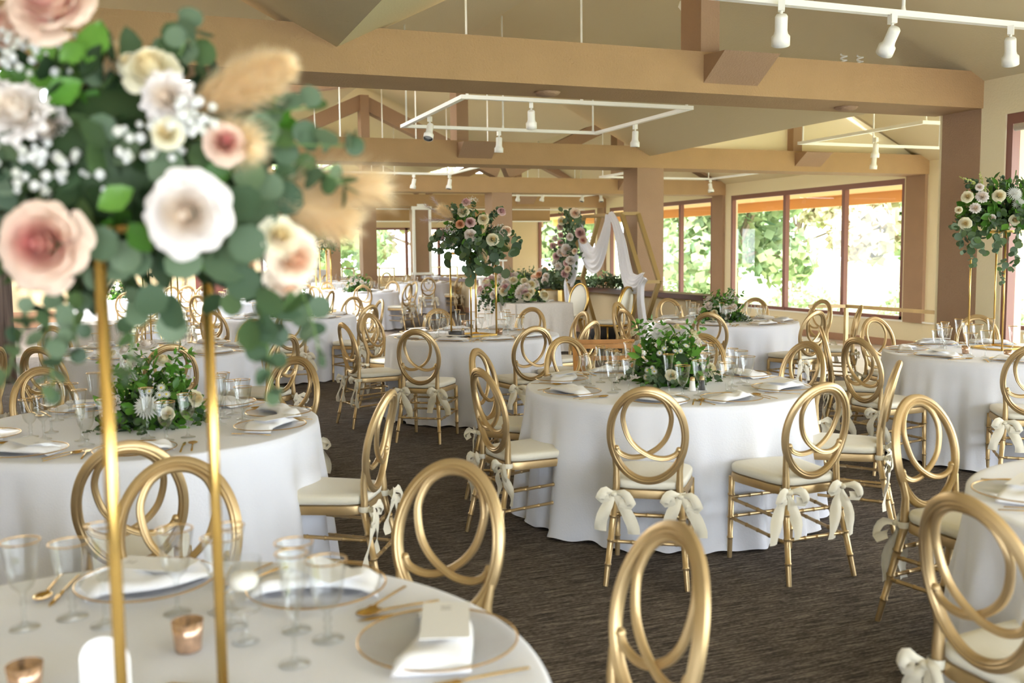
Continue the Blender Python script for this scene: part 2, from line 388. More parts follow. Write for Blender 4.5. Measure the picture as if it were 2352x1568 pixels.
# far wall (y = 33.8)
boxes('wall_far', M['wall2'], [((2.4, 33.8, 2.45), (XR+.2, 34, 4.4)), ((2.4, 33.8, 0), (7.7, 34, .7)), ((7.7, 33.8, -.42), (XR+.2, 34, .7)), ((3.0, 33.8, .7), (3.9, 34, 2.45)), ((12.8, 33.8, .7), (XR, 34, 2.45))])
def winfar(name, x0, x1, z0, z1, y, mull):
    b = MB(); b.box((x0, y, z0), (x1, y+.1, z0+.06)); b.box((x0, y, z1-.08), (x1, y+.1, z1))
    for x in [x0+.04, x1-.04]+list(mull): b.box((x-.05, y, z0), (x+.05, y+.1, z1))
    o = struct(b.obj(name, M['frame']))
    g = MB(); g.smooth = False; g.add([(x0, y+.05, z0), (x1, y+.05, z0), (x1, y+.05, z1), (x0, y+.05, z1)], [(0, 1, 2, 3)])
    g.obj('window_pane', M['pane'], o)
winfar('window_6', 3.9, 7.8, .7, 2.45, 33.85, (5.2, 6.5))
winfar('window_7', 7.8, 12.8, .7, 2.45, 33.85, (9.0, 10.2, 11.4))
# header with bright reveal across the far bay
boxes('trim_header', M['beam'], [((2.4, 31.6, 2.62), (13.6, 31.9, 3.1))])
boxes('trim_cove', M['white'], [((2.4, 31.55, 2.58), (13.6, 31.62, 2.62)), ((2.4, Y4+.62, 2.86), (13.6, Y4+.66, 2.90))])
# left end wall, door panel and small window
boxes('wall_left', M['wall2'], [((XL-.2, -3, 0), (XL, 34, 4.9))])
boxes('wall_end', M['wall2'], [((XL, 24, 0), (2.15, 24.2, 4.5)), ((2.15, 24, 2.2), (3.1, 24.2, 4.5)), ((2.15, 24, 0), (3.1, 24.2, .9))])
boxes('door_1', M['red'], [((1.25, 23.93, .02), (1.95, 24, 2.1))])
boxes('trim_gilt', M['gold'], [((.95, 23.94, .0), (1.0, 24, 2.3)), ((.95, 23.94, 2.3), (2.0, 24, 2.36))])
winfar('window_8', 2.15, 3.1, .9, 2.2, 24.03, ())
boxes('baseboard_end', M['base'], [((XL, 23.96, 0), (2.15, 24, .35))])
# low wall with dark cap that splits the two floors
boxes('wall_low', M['wall2'], [((7.95, 12.2, -.42), (8.12, 27.9, .82))])
boxes('trim_cap', M['cap'], [((7.86, 12.15, .80), (8.24, Y2-.0, .88)), ((7.82, Y2+.55, .80), (8.24, Y3, .88)), ((7.82, Y3+.55, .80), (8.24, 27.9, .88))])
boxes('baseboard_low', M['base'], [((7.93, 12.2, 0), (7.95, 27.9, .13))])
boxes('trim_edge', M['base'], [((7.93, 8.05, -.42), (7.97, 12.2, 0))])
# cream moulding round the far column face
x0, x1, y = 7.66, 8.24, Y4-.02
boxes('trim_moulding', M['white'], [((x0, y-.02, .95), (x0+.08, y+.03, 2.85)), ((x1-.08, y-.02, .95), (x1, y+.03, 2.85)), ((x0-.02, y-.03, 2.83), (x1+.02, y+.03, 2.93)), ((x0+.15, y-.02, 2.93), (x1-.15, y+.03, 3.0)), ((x0-.04, y-.04, .9), (x1+.04, y+.04, .97))])
# outside
boxes('ground_lawn', M['lawn'], [((8.2, -40, -.9), (120, 140, -.7)), ((-60, 34, -.9), (8.2, 140, -.7))])
boxes('ground_patio', M['patio'], [((XR+.2, 0, -.7), (18.5, 40, -.5)), ((8.3, -6, -.7), (12, 8, -.12))])
boxes('wall_back_light_block', M['wall2'], [((XL, -3.2, 0), (-3, -3, 4.9)), ((6.5, -3.2, 0), (XW, -3, 4.9)), ((-3, -3.2, 2.55), (6.5, -3, 4.9))])  # unseen wall behind camera, header added to keep light off the beam fronts
# trees
def tree_mesh(seed, mt, h=7, r=2.6, n=3200):
    rg = random.Random(seed); b = MB(); b.cur = 0; b.smooth = False
    blobs = [(Vector((rg.uniform(-.7, .7)*r, rg.uniform(-.7, .7)*r, h*rg.uniform(.35, .95))), r*rg.uniform(.35, .6)) for _ in range(9)]
    for _ in range(n):
        c, q = rg.choice(blobs); d = Vector((rg.gauss(0, 1), rg.gauss(0, 1), rg.gauss(0, 1))).normalized()
        p = c+d*q*rg.uniform(.6, 1.0); s = rg.uniform(.14, .30)
        u = Vector((rg.gauss(0, 1), rg.gauss(0, 1), rg.gauss(0, 1))).normalized(); v = u.cross(d).normalized()
        b.add([p-u*s, p-v*s*.7, p+u*s, p+v*s*.7], [(0, 1, 2, 3)])
    t = MB(); t.tube([(0, 0, -.2), (.1, .05, h*.3), (-.05, .1, h*.6)], lambda q: .18*(1-q)+.08, 8)
    for c, q in blobs[:6]: t.tube([(0, .05, h*.35), tuple(c*.6+Vector((0, 0, h*.2))), tuple(c)], lambda q: .08*(1-q)+.02, 6)
    return b.mesh('crown', mt), t.mesh('trunk', M['trunk'])
TM = [tree_mesh(1, M['tree']), tree_mesh(2, M['tree2']), tree_mesh(5, M['tree'], 5.2, 2.6), tree_mesh(7, M['tree'], 9, 3.2)]
rg = random.Random(4)
spots = [(24, 14.5, 0, 'pale'), (31, 22, 3, ''), (23, 23.5, 1, ''), (29, 31, 0, ''), (34, 14, 2, ''), (25, 39, 2, ''), (40, 29, 3, ''), (21, 31.5, 2, ''), (32, 42, 1, ''),
         (1.5, 45, 0, ''), (7.5, 43, 2, ''), (13, 46, 1, ''), (18.5, 42, 0, ''), (21, 51, 3, ''), (8, 55, 3, ''), (14, 13, 2, ''), (42, 40, 0, '')]
wh = ['outside the wide terrace window, at its near end', 'outside the wide terrace window, with a tall crown', 'outside the wide terrace window, yellowing beside a mullion', 'beyond the terrace window past the second brown column',
      'low and far off behind the nearest terrace window trees', 'beyond the terrace window behind the draped arch', 'tall and distant behind the yellowing terrace tree', 'low, past the second brown terrace column', 'autumn toned and distant behind the draped arch',
      'outside the far wall, left of the twin brown columns', 'bushy, between the two far brown columns', 'yellowing, outside the far wall left of the moulded column', 'outside the far wall right of the moulded column', 'tall, at the right end of the far wall', 'tallest, deep behind the far wall windows', 'low, outside the window at the right edge', 'distant, past the terrace lawn']
for i, (x, y, kx, _) in enumerate(spots):
    if i == 15: x, y = 21, 8.5
    r_ = empty('garden_tree', (x, y, -.7), rg.uniform(0, 6), 'sunlit green tree '+wh[i] if kx != 1 else 'pale autumn tree '+wh[i], 'tree', 'trees seen through the windows')
    child('crown', TM[kx][0], r_); child('trunk', TM[kx][1], r_); r_.scale = (1.1, 1.1, 1.0)
def shrub(seed):
    rg2 = random.Random(seed); b = MB(); b.smooth = False
    for _ in range(700):
        d = Vector((rg2.gauss(0, 1), rg2.gauss(0, 1), abs(rg2.gauss(0, .8)))).normalized()*rg2.uniform(.6, 1); p = Vector((d.x*1.3, d.y*1.3, d.z*1.2))
        u = Vector((rg2.gauss(0, 1), rg2.gauss(0, 1), rg2.gauss(0, 1))).normalized()*.09; v = u.cross(d).normalized()*.07
        b.add([p-u, p-v, p+u, p+v], [(0, 1, 2, 3)])
    return b.mesh('foliage', M['tree'])
SM = shrub(1)
for i, (x, y) in enumerate(((19.5, 15), (20.5, 19), (20, 26), (21.5, 22.5), (19, 12), (20, 34))):
    o = bpy.data.objects.new('garden_shrub', SM); COL.objects.link(o); o.location = (x, y, -.7)
    tag(o, ['round green shrub below the near end of the wide terrace window', 'round green shrub below the mullion of the wide terrace window', 'round green shrub outside past the second terrace column', 'round green shrub outside, left of the terrace column', 'round green shrub outside the window nearest the railing', 'round green shrub far off behind the draped arch'][i], 'shrub', 'shrubs outside the terrace windows')
# ------------------------------------------------------------------ banquet chair (faces +y, origin on the floor under the seat)
def backpt(x, z):      # the plane of the back: leans and bows backwards
    t = (z-.50)/.44
    return Vector((x, -.205-.055*t-.03*t*t+.05*(x/.19)**2*.4, z))
def oval(a, b, cz, n=64, egg=0):
    out = []
    for i in range(n):
        t = 2*pi*i/n; x = a*sin(t); z = cz+b*cos(t)
        x *= 1-egg*(cos(t))*.12
        out.append(backpt(x, z))
    return out
NB = Vector((0, 1, .18)).normalized()
def rprof(w, d):       # moulded profile with a raised bead
    return [(-w, -d*.45), (-w*.6, -d*.9), (-w*.25, -d*.75), (0, -d), (w*.45, -d*.9), (w, -d*.4), (w, d*.4), (w*.45, d*.9), (0, d), (-w*.25, d*.75), (-w*.6, d*.9), (-w, d*.45)]
CH = {}
b = MB(); o_ = oval(.173, .220, .712, 72); b.sweep(o_, rprof(.0175, .016), lambda i: NB); CH['back_ring'] = b.mesh('back_ring', M['gold'], 50)
pts = []
ctrl = [(-.142, .630), (-.125, .610), (-.085, .595), (-.04, .597), (0, .612), (.05, .646), (.088, .695), (.108, .76), (.108, .81), (.085, .862), (.045, .892), (0, .900),
        (-.045, .892), (-.085, .862), (-.108, .81), (-.108, .76), (-.088, .695), (-.05, .646), (0, .612), (.04, .597), (.085, .595), (.125, .610), (.142, .630)]
def catmull(c, n=5):
    out = []; c = [c[0]]+c+[c[-1]]
    for i in range(1, len(c)-2):
        for k_ in range(n):
            t = k_/n; p0, p1, p2, p3 = c[i-1:i+3]
            out.append(tuple(.5*((2*p1[j])+(-p0[j]+p2[j])*t+(2*p0[j]-5*p1[j]+4*p2[j]-p3[j])*t*t+(-p0[j]+3*p1[j]-3*p2[j]+p3[j])*t**3) for j in range(len(p1))))
    out.append(tuple(c[-2])); return out
b = MB(); pp = [backpt(x, z)+Vector((0, .008*sin(i*.058), 0)) for i, (x, z) in enumerate(catmull([(q[0], q[1]+.010) for q in ctrl]))]
b.sweep(pp, rprof(.0115, .011), lambda i: NB, closed=False)
for s in (-1, 1): b.lathe([(0, -.014), (.009, -.011), (.014, 0), (.009, .011), (0, .014)], 10, Matrix.Translation(backpt(s*.144, .647)))
CH['back_scroll'] = b.mesh('back_scroll', M['gold'], 50)
def turned(p0, p1, r0, r1, rings, b=None, seg=10):
    p0 = Vector(p0); p1 = Vector(p1); L = (p1-p0).length
    prof = [(0, 0), (r0*.93, 0), (r0*.97, .006), (r0, .02)]; z = 0
    for t in rings:
        r = r0+(r1-r0)*t; zz = t*L
        prof += [(r, zz-.012), (r*1.0, zz-.0055), (r*1.22, zz-.003), (r*1.22, zz-.0005), (r*.98, zz), (r*1.22, zz+.0005), (r*1.22, zz+.003), (r, zz+.0055)]
    prof += [(r1, L), (0, L)]
    b = b or MB(); b.lathe(prof, seg, look(p0, p1-p0)); return b
def front_leg(s): return turned((s*.188, .195, 0), (s*.185, .185, .425), .0125, .0165, (.25, .5, .78))
def rear_leg(s):
    b = turned((s*.190, -.285, 0), (s*.150, -.195, .42), .0125, .0175, (.24, .5, .76))
    b.tube([(s*.150, -.195, .41), (s*.147, -.197, .47), backpt(s*.148, .545)+Vector((0, .005, 0)), backpt(s*.158, .61)+Vector((0, .004, 0))], lambda t: .0175-.006*max(0, t-.4)/.6, 10)
    return b
CH['legs'] = [front_leg(-1).mesh('leg', M['gold'], 60), front_leg(1).mesh('leg', M['gold'], 60), rear_leg(-1).mesh('leg', M['gold'], 60), rear_leg(1).mesh('leg', M['gold'], 60)]
RR = (.08, .12, .32, .5, .68, .88, .92)
def P4(s, f, z):   # point on a leg at height z
    a, c = ((s*.188, .195, 0), (s*.185, .185, .425)) if f else ((s*.190, -.285, 0), (s*.150, -.195, .42))
    t = z/c[2]; return tuple(a[i]+(c[i]-a[i])*t for i in range(3))
sts = []
for z in (.20, .30):
    for s in (-1, 1): sts.append((P4(s, 0, z-.01), P4(s, 1, z+.01)))
for z in (.215, .315): sts.append((P4(-1, 1, z), P4(1, 1, z)))
sts.append((P4(-1, 0, .205), P4(1, 0, .205))); sts.append((P4(-1, 0, .33), P4(1, 0, .33)))
CH['str'] = [turned(a, c, .0085, .0085, (.1, .3, .5, .7, .9)).mesh('stretcher', M['gold'], 60) for a, c in sts]
def seat_outline(n=48, wf=.205, wb=.165, yb=-.205, yf=.225, e=5):
    out = []
    for i in range(n):
        t = 2*pi*i/n; c, s = cos(t), sin(t)
        x = abs(c)**(2/e)*(1 if c > 0 else -1); y = abs(s)**(2/e)*(1 if s > 0 else -1)
        yy = (y+1)/2; w = wb+(wf-wb)*yy
        yv = yb+(yf-yb)*yy + (.02*(1-x*x) if y > 0 else 0)
        out.append((x*w, yv))
    return out
def slab(lv, outline, b=None, cx=0, cy=.01):
    # lv: list of (scale, z)
    b = b or MB(); n = len(outline); vs = []; fs = []
    for sc, z in lv:
        for x, y in outline: vs.append((cx+(x-cx)*sc, cy+(y-cy)*sc, z))
    for k_ in range(len(lv)-1):
        for i in range(n):
            j = (i+1) % n; fs.append((k_*n+i, k_*n+j, (k_+1)*n+j, (k_+1)*n+i))
    fs.append(tuple(range(n))[::-1]); fs.append(tuple((len(lv)-1)*n+i for i in range(n)))
    return b.add(vs, fs)
so = seat_outline()
CH['seat_frame'] = slab([(.93, .402), (1.0, .406), (1.01, .425), (.99, .444), (.93, .448)], so).mesh('seat_frame', M['gold'], 40)
cu = slab([(.90, .448), (.985, .452), (1.0, .468), (.995, .482), (.96, .490), (.80, .495), (.5, .499), (.2, .5)], so).mesh('cushion', M['cushion'])
CH['cushion'] = cu
def bow(seed, s, fancy=1):
    rg_ = random.Random(seed); b = MB(); p0 = Vector((s*.155, -.225, .43))
    def ribbon(path, w, wob=.3):
        n = len(path); vs = []; fs = []
        pth = [Vector(q) for q in path]
        for i, q in enumerate(pth):
            t = (pth[min(i+1, n-1)]-pth[max(i-1, 0)]).normalized()
            sd = t.cross(Vector((0, -1, .1))).normalized()
            sd = (Matrix.Rotation(wob*sin(i*1.1+seed), 3, t) @ sd)
            ww = w*(.35+.65*min(1, i/2.2)) if path[0] == tuple(p0) else w
            for k_ in (-1, -.5, 0, .5, 1): vs.append(q+sd*ww*k_+Vector((0, -.004*cos(k_*3), 0)))
        for i in range(n-1):
            for k_ in range(4): fs.append((i*5+k_, i*5+k_+1, (i+1)*5+k_+1, (i+1)*5+k_))
        b.add(vs, fs)
    # band round the post
    b.lathe([(.024, -.013), (.027, 0), (.024, .013)], 10, Matrix.Translation((s*.151, -.197, .432)))
    b.lathe([(0, -.014), (.014, -.009), (.017, 0), (.014, .009), (0, .014)], 8, Matrix.Translation(p0+Vector((0, -.008, 0))))
    for q in (-1, 1):
        L = rg_.uniform(.055, .085); dz = rg_.uniform(-.03, .015)
        loop = [tuple(p0)]
        for k_ in range(1, 9):
            a = pi*k_/8.5; loop.append(tuple(p0+Vector((q*L*sin(a/1.6+.1)*1.1*(1 if k_ < 8 else .35), -.02-.02*sin(a), dz*sin(a/2)+.02*sin(2*a)-.012*k_/8))))
        ribbon(loop, .021, .15)
    for q in (-1, 1):
        L = rg_.uniform(.16, .24)*fancy; dx = q*rg_.uniform(.03, .11)
        tail = [tuple(p0)]
        for k_ in range(1, 8):
            t = k_/7; tail.append(tuple(p0+Vector((dx*sin(t*1.6), -.015-.012*sin(t*5+seed), -L*t))))
        ribbon(tail, .029, .35)
    return b.mesh('tie_bow', M['ribbon'])
BOWS = {s: [bow(11*i+s, s, .9+.15*i) for i in range(4)] for s in (-1, 1)}
def make_chair(cush, bi=0, simple=False):
    t = empty('banquet_chair')
    child('seat_frame', CH['seat_frame'], t); child('cushion', cush, t)
    child('back_ring', CH['back_ring'], t); child('back_scroll', CH['back_scroll'], t)
    for m_ in CH['legs']: child('leg', m_, t)
    for m_ in CH['str'][(4 if simple else 0):]: child('stretcher', m_, t)
    for s in (-1, 1): child('tie_bow', BOWS[s][(bi+(s > 0)) % 4], t)
    return t
protos = [make_chair(CH['cushion'], i) for i in range(4)]
protoused = [False]*4
rgc = random.Random(7); nch = 0
def place_chair(x, y, face, label, group):
    global nch
    k_ = nch % 4; nch += 1
    if protoused[k_]: o = copy_tree(protos[k_])
    else: o = protos[k_]; protoused[k_] = True
    o.location = (x, y, 0); o.rotation_euler = (0, 0, face-pi/2)
    return tag(o, label, 'chair', group)
# ------------------------------------------------------------------ tables: world centre, radius
TR = .84
TB = {
 'M': ((2.93, 5.06), 'the large centre-right table', 'the centre-right table'),
 'T2': ((3.03, 8.97), 'the middle table carrying the tall pampas bouquet', 'the pampas-bouquet table'),
 'T3': ((6.08, 9.3), 'the table before the low wall, beyond the centre-right one', 'the low-wall table'),
 'T4': ((6.12, 5.55), 'the table beside the dark column at the right', 'the dark-column table'),
 'T5': ((-.12, 1.84), 'the nearest table, bottom left', 'the nearest left table'),
 'T6': ((-.03, 4.92), 'the second table on the left, with a low daisy centrepiece', 'the second left table'),
 'T7': ((.12, 8.78), 'the third table on the left, behind the thin gold pole', 'the third left table'),
 'T16': ((3.17, 1.86), 'the table cut off at the bottom right', 'the bottom-right table'),
 'T15': ((-2.45, 8.3), 'the table beyond the left edge', 'the table past the left edge'),
 'T8': ((1.80, 12.68), 'the fourth table back, left of centre', 'the fourth-row left table'),
 'T14': ((1.75, 17.2), 'the fifth table back on the left', 'the fifth-row left table'),
 'T9': ((4.25, 20.0), 'the table with green low flowers before the brown columns', 'the mid-distance green-flower table'),
 'T10': ((6.95, 24.9), 'the distant table below the cream-moulded column', 'the moulded-column table'),
 'T17': ((at_y(742, 600, 22.0).x, 22.0), 'the distant table below the small bouquet left of the brown columns', 'the small-bouquet table'),
 'T11': ((5.3, 27.0), 'the distant table below the two brown columns', 'the twin-column table'),
 'T12': ((-.35, 19.4), 'the distant table near the end wall, far left', 'the end-wall table'),
 'T13': ((.55, 22.4), 'the farthest table beside the dark red door', 'the red-door table'),
}
def cloth_mesh(seed, R=TR, h=.762, n=288):
    rg_ = random.Random(seed); b = MB(); rows = 22; vs = []; fs = []
    nf = rg_.choice((17, 19, 21)); ph = rg_.uniform(0, 6)
    ws_ = [(rg_.uniform(0, 6), rg_.uniform(.4, 1)) for _ in range(nf)]
    def fold(a):
        v = sin(nf*a+1.2*sin(3*a+ph)+ph)*.55+sin((nf-6)*a+ph*2)*.35+sin(2.0*nf*a+ph)*.15
        return v
    prof = [(0, 0)]+[(R*q, 0) for q in (.3, .6, .85, .96, .99)]
    for i in range(n):
        a = 2*pi*i/n
        for r, z in prof: vs.append((r*cos(a), r*sin(a), h+.0015*sin(9*a+r*8)*(r > .5)))
        for k_ in range(rows+1):
            t = k_/rows
            if k_ == 0: rr, z = R+.002, h-.004
            else:
                d = t*(h-.012)
                f = fold(a); amp = .058*min(1, t*2.2)**1.1
                rr = R+.006+.055*t**1.3+amp*f*(.55+.45*t)+.004*sin(40*a+ph)*t
                z = h-.006-d
                if k_ == rows: z = .014+.006*sin(31*a); rr += .01*sin(17*a)
            vs.append((rr*cos(a), rr*sin(a), z))
    m_ = len(prof)+rows+1
    for i in range(n):
        j = (i+1) % n
        for k_ in range(m_-1):
            if k_ == 0: fs.append((i*m_, i*m_+1, j*m_+1))
            else: fs.append((i*m_+k_, i*m_+k_+1, j*m_+k_+1, j*m_+k_))
    b.add(vs, fs); return b.mesh('tablecloth', M['cloth'])
for i, (k_, (c, long, short)) in enumerate(TB.items()):
    if k_ == 'T15': continue
    o = bpy.data.objects.new('tablecloth', cloth_mesh(i+3, n=288 if c[1] < 14 else 144)); COL.objects.link(o); o.location = (c[0], c[1], 0)
    tag(o, 'white floor-length tablecloth on '+long, 'tablecloth', 'white round tablecloths')
# ------------------------------------------------------------------ chairs: pixel of the top of each back, and its table
CHP = [('M', 1485, 887), ('M', 1895, 877), ('M', 1095, 803), ('M', 1103, 843), ('M', 1297, 772), ('M', 1613, 765), ('M', 1856, 783), ('M', 2063, 827),
 ('T4', 1968, 773), ('T4', 1887, 748), ('T4', 2008, 727), ('T4', 2245, 722), ('T4', 2380, 790),
 ('T3', 1534, 683), ('T3', 1628, 716), ('T3', 1735, 683), ('T3', 1877, 712), ('T3', 1890, 685), ('T3', 1977, 700), ('T3', 1418, 693), ('T3', 1433, 708),
 ('T16', 2105, 906), ('T16', 2215, 1120), ('T5', 1045, 1054), ('T5', 1555, 1200), ('T5', 408, 1048),
 ('T6', 292, 1010), ('T6', 894, 893), ('T6', 680, 818), ('T6', 91, 842),
 ('T15', -10, 795), ('T7', 86, 794), ('T7', 116, 754), ('T7', 352, 733), ('T7', 391, 789), ('T7', 660, 766), ('T7', 582, 738),
 ('T2', 787, 740), ('T2', 847, 720), ('T2', 955, 755), ('T2', 1229, 748), ('T2', 1005, 708), ('T2', 1222, 705), ('T2', 1341, 714), ('T2', 1362, 735),
 ('T8', 484, 714), ('T8', 479, 692), ('T8', 668, 711), ('T8', 852, 699), ('T8', 875, 687), ('T8', 812, 680),
 ('T14', 454, 680), ('T14', 762, 671),
 ('T9', 721, 655), ('T9', 833, 654), ('T9', 940, 649), ('T9', 953, 646), ('T9', 903, 642), ('T9', 750, 640),
 ('T10', 984, 637), ('T10', 1022, 629), ('T10', 1057, 633), ('T10', 1072, 631), ('T10', 934, 632),
 ('T17', 751, 624), ('T17', 716, 624), ('T17', 700, 650), ('T11', 825, 624), ('T11', 849, 617), ('T11', 845, 634), ('T11', 888, 620),
 ('T12', 290, 672), ('T12', 345, 668), ('T13', 430, 668), ('T13', 470, 672), ('T13', 395, 664)]
DIRS = ['near side', 'near right', 'right side', 'far right', 'far side', 'far left', 'left side', 'near left']
DIR2 = ['nearest us', 'near right', 'right', 'far right', 'farthest', 'far left', 'left', 'near left']
def direction(c, x, y, used):
    v = atan2(c[1], c[0])+pi      # direction from table to camera
    a = (atan2(y-c[1], x-c[0])-v) % (2*pi); k_ = a/(pi/4)
    order = sorted(range(8), key=lambda q: min(abs(k_-q), 8-abs(k_-q)))
    for q in order:
        if q not in used: used.add(q); return q
    return order[0]
CHUSED = {k_: set() for k_ in TB}; CHANG = {k_: [] for k_ in TB}
if True:
    spots_ = []
    for k_, x, y in CHP:
        c = TB[k_][0]; r_ = ray(x, y); P = at_h(x, y, .949)
        far = 1.66 if c[1] < 14 else 1.55
        for _ in range(200):
            dd = hypot(P.x-c[0], P.y-c[1]); 
            if 1.24 <= dd <= far: break
            # slide along the line of sight until the chair is tucked to its table
            h = hypot(r_.x, r_.y); u = Vector((r_.x/h, r_.y/h, 0))
            t0 = (Vector((c[0]-P.x, c[1]-P.y, 0))).dot(u)
            if dd > far: stp = .02 if t0 > 0 else -.02
            else: stp = -.02 if t0 > 0 else .02
            P = P+u*stp
        spots_.append((k_, P.x, P.y))
    for k_, x, y in spots_:
        c = TB[k_][0]; a = atan2(c[1]-y, c[0]-x)
        q = direction(c, x, y, CHUSED[k_]); CHANG[k_].append(a+pi)
        o_x, o_y = x+.28*cos(a), y+.28*sin(a)
        place_chair(o_x, o_y, a, 'gold oval-back chair at the '+DIRS[q]+' of '+TB[k_][2], 'gold oval-back chairs around the round tables')
# ------------------------------------------------------------------ place settings
TZ = .7635
def rimtorus(b, r, z, q=.0012, seg=28):
    n = 6
    b.lathe([(r+q*cos(2*pi*k_/n), z+q*sin(2*pi*k_/n)) for k_ in range(n+1)], seg)
def goblet(kind):
    rib = lambda a, z: 1+(.035*cos(10*a) if z > .075 else 0)
    if kind == 'goblet':
        pr = [(0, 0), (.034, .001), (.033, .004), (.012, .009), (.006, .016), (.009, .028), (.006, .036), (.010, .046), (.006, .056), (.008, .062), (.020, .072), (.029, .090), (.034, .115), (.038, .145), (.043, .172)]; top = (.043, .172)
    elif kind == 'flute':
        pr = [(0, 0), (.031, .001), (.030, .004), (.010, .009), (.0045, .02), (.0045, .06), (.008, .07), (.0045, .08), (.006, .098), (.013, .11), (.019, .13), (.022, .165), (.026, .20), (.031, .225)]; top = (.031, .225)
    else:
        pr = [(0, 0), (.032, .001), (.031, .004), (.010, .009), (.005, .02), (.005, .05), (.008, .058), (.005, .066), (.008, .082), (.022, .096), (.029, .115), (.032, .14), (.035, .165), (.040, .195)]; top = (.040, .195)
    b = MB(); b.lathe(pr, 30, mod=rib); c = MB(); rimtorus(c, *top, q=.0017)
    return b.mesh('glass_body', M['glass']), c.mesh('gold_rim', M['rim'])
GL = {k_: goblet(k_) for k_ in ('goblet', 'flute', 'wine')}
def chargerM():
    b = MB(); b.lathe([(0, .004), (.09, .004), (.115, .007), (.163, .014), (.165, .0155), (.16, .0165), (.112, .010), (.09, .0075), (0, .0075)], 48, mod=lambda a, z: 1+(.004*cos(24*a) if z > .012 else 0))
    c = MB(); rimtorus(c, .1645, .0155, .0022, 48); return b.mesh('glass_plate', M['plate']), c.mesh('gold_rim', M['rim'])
CG = chargerM()
def napkinM(seed):
    rg_ = random.Random(seed); b = MB(); nx, ny = 22, 9; vs = []; fs = []
    for lay in (0, 1):
        for i in range(nx+1):
            for j in range(ny+1):
                u = i/nx; v = j/ny; x = (u-.5)*.27; y = (v-.5)*(.11+.03*sin(u*3+seed))+.02*sin(u*4+seed)
                e = min(u, 1-u, v*.6, (1-v)*.6)*12
                h = .012*min(1, e+.25)+.006*sin(u*13+seed*2)*sin(v*6)+.010*max(0, 1-abs(u-.62)*6)*(1-abs(v-.5))
                hang = -.012*max(0, (abs(x)-.10)/.035)
                vs.append((x, y, (.016+h+.004+hang) if lay else .0165+hang*.9))
    def ix(l, i, j): return l*(nx+1)*(ny+1)+i*(ny+1)+j
    for i in range(nx):
        for j in range(ny):
            fs.append((ix(1, i, j), ix(1, i+1, j), ix(1, i+1, j+1), ix(1, i, j+1))); fs.append((ix(0, i, j), ix(0, i, j+1), ix(0, i+1, j+1), ix(0, i+1, j)))
    for i in range(nx): fs.append((ix(0, i, 0), ix(0, i+1, 0), ix(1, i+1, 0), ix(1, i, 0))); fs.append((ix(1, i, ny), ix(1, i+1, ny), ix(0, i+1, ny), ix(0, i, ny)))
    for j in range(ny): fs.append((ix(0, 0, j+1), ix(0, 0, j), ix(1, 0, j), ix(1, 0, j+1))); fs.append((ix(0, nx, j), ix(0, nx, j+1), ix(1, nx, j+1), ix(1, nx, j)))
    b.add(vs, fs); return b.mesh('napkin', M['napkin'])
NP = [napkinM(i) for i in range(4)]
def cutlery(kind):
    b = MB(); b.sweep([(0, -.10, .004), (0, -.03, .006), (0, .02, .0065), (0, .045, .005)], [(-.0035, -.001), (.0035, -.001), (.0035, .001), (-.0035, .001)], lambda i: Vector((0, 0, 1)), closed=False)
    if kind == 'knife': b.add([(-.004, .04, .004), (.007, .045, .004), (.008, .10, .003), (.002, .125, .003), (-.004, .10, .003), (-.004, .04, .0055), (.007, .045, .0055), (.008, .10, .0045), (.002, .125, .004), (-.004, .10, .0045)], [(4, 3, 2, 1, 0), (5, 6, 7, 8, 9), (0, 1, 6, 5), (1, 2, 7, 6), (2, 3, 8, 7), (3, 4, 9, 8), (4, 0, 5, 9)])
    elif kind == 'spoon':
        M4 = T(0, .068, .0055) @ Matrix.Diagonal((.021, .031, 1, 1)); b.lathe([(0, -.004), (.5, -.0025), (.85, .0005), (1, .003), (.97, .0038), (.8, .0015), (.5, -.001), (0, -.0025)], 18, M4)
    else:
        b.box((-.010, .042, .004), (.010, .056, .0056))
        for x in (-.0088, -.0029, .0029, .0088): b.box((x-.0014, .055, .004), (x+.0014, .092, .0052))
    return b.mesh(kind, M['brass'])
CU = {k_: cutlery(k_) for k_ in ('fork', 'knife', 'spoon')}
b = MB(); b.smooth = False; b.box((-.05, -.10, 0), (.05, .10, .0012)); b.cur = 1
for i in range(3): b.box((-.012+.004*(i % 2), -.075+.009*i, .0012), (.012-.003*(i % 2), -.073+.009*i, .00135))
MENU = b.mesh('menu_card', [M['paper'], M['ink']])
def glass_thing(kind, x, y, rz, label, group, z=TZ):
    r_ = empty({'goblet': 'water_goblet', 'flute': 'champagne_flute', 'wine': 'wine_glass'}[kind], (x, y, z), rz, label, 'glass', group)
    child('glass_body', GL[kind][0], r_); child('gold_rim', GL[kind][1], r_)
def single(name, me, x, y, z, rz, label, cat, group=None, M4=None, s=1):
    o = bpy.data.objects.new(name, me); COL.objects.link(o)
    o.location = (x, y, z); o.rotation_euler = (0, 0, rz); o.scale = (s, s, s)
    return tag(o, label, cat, group)
nset = 0
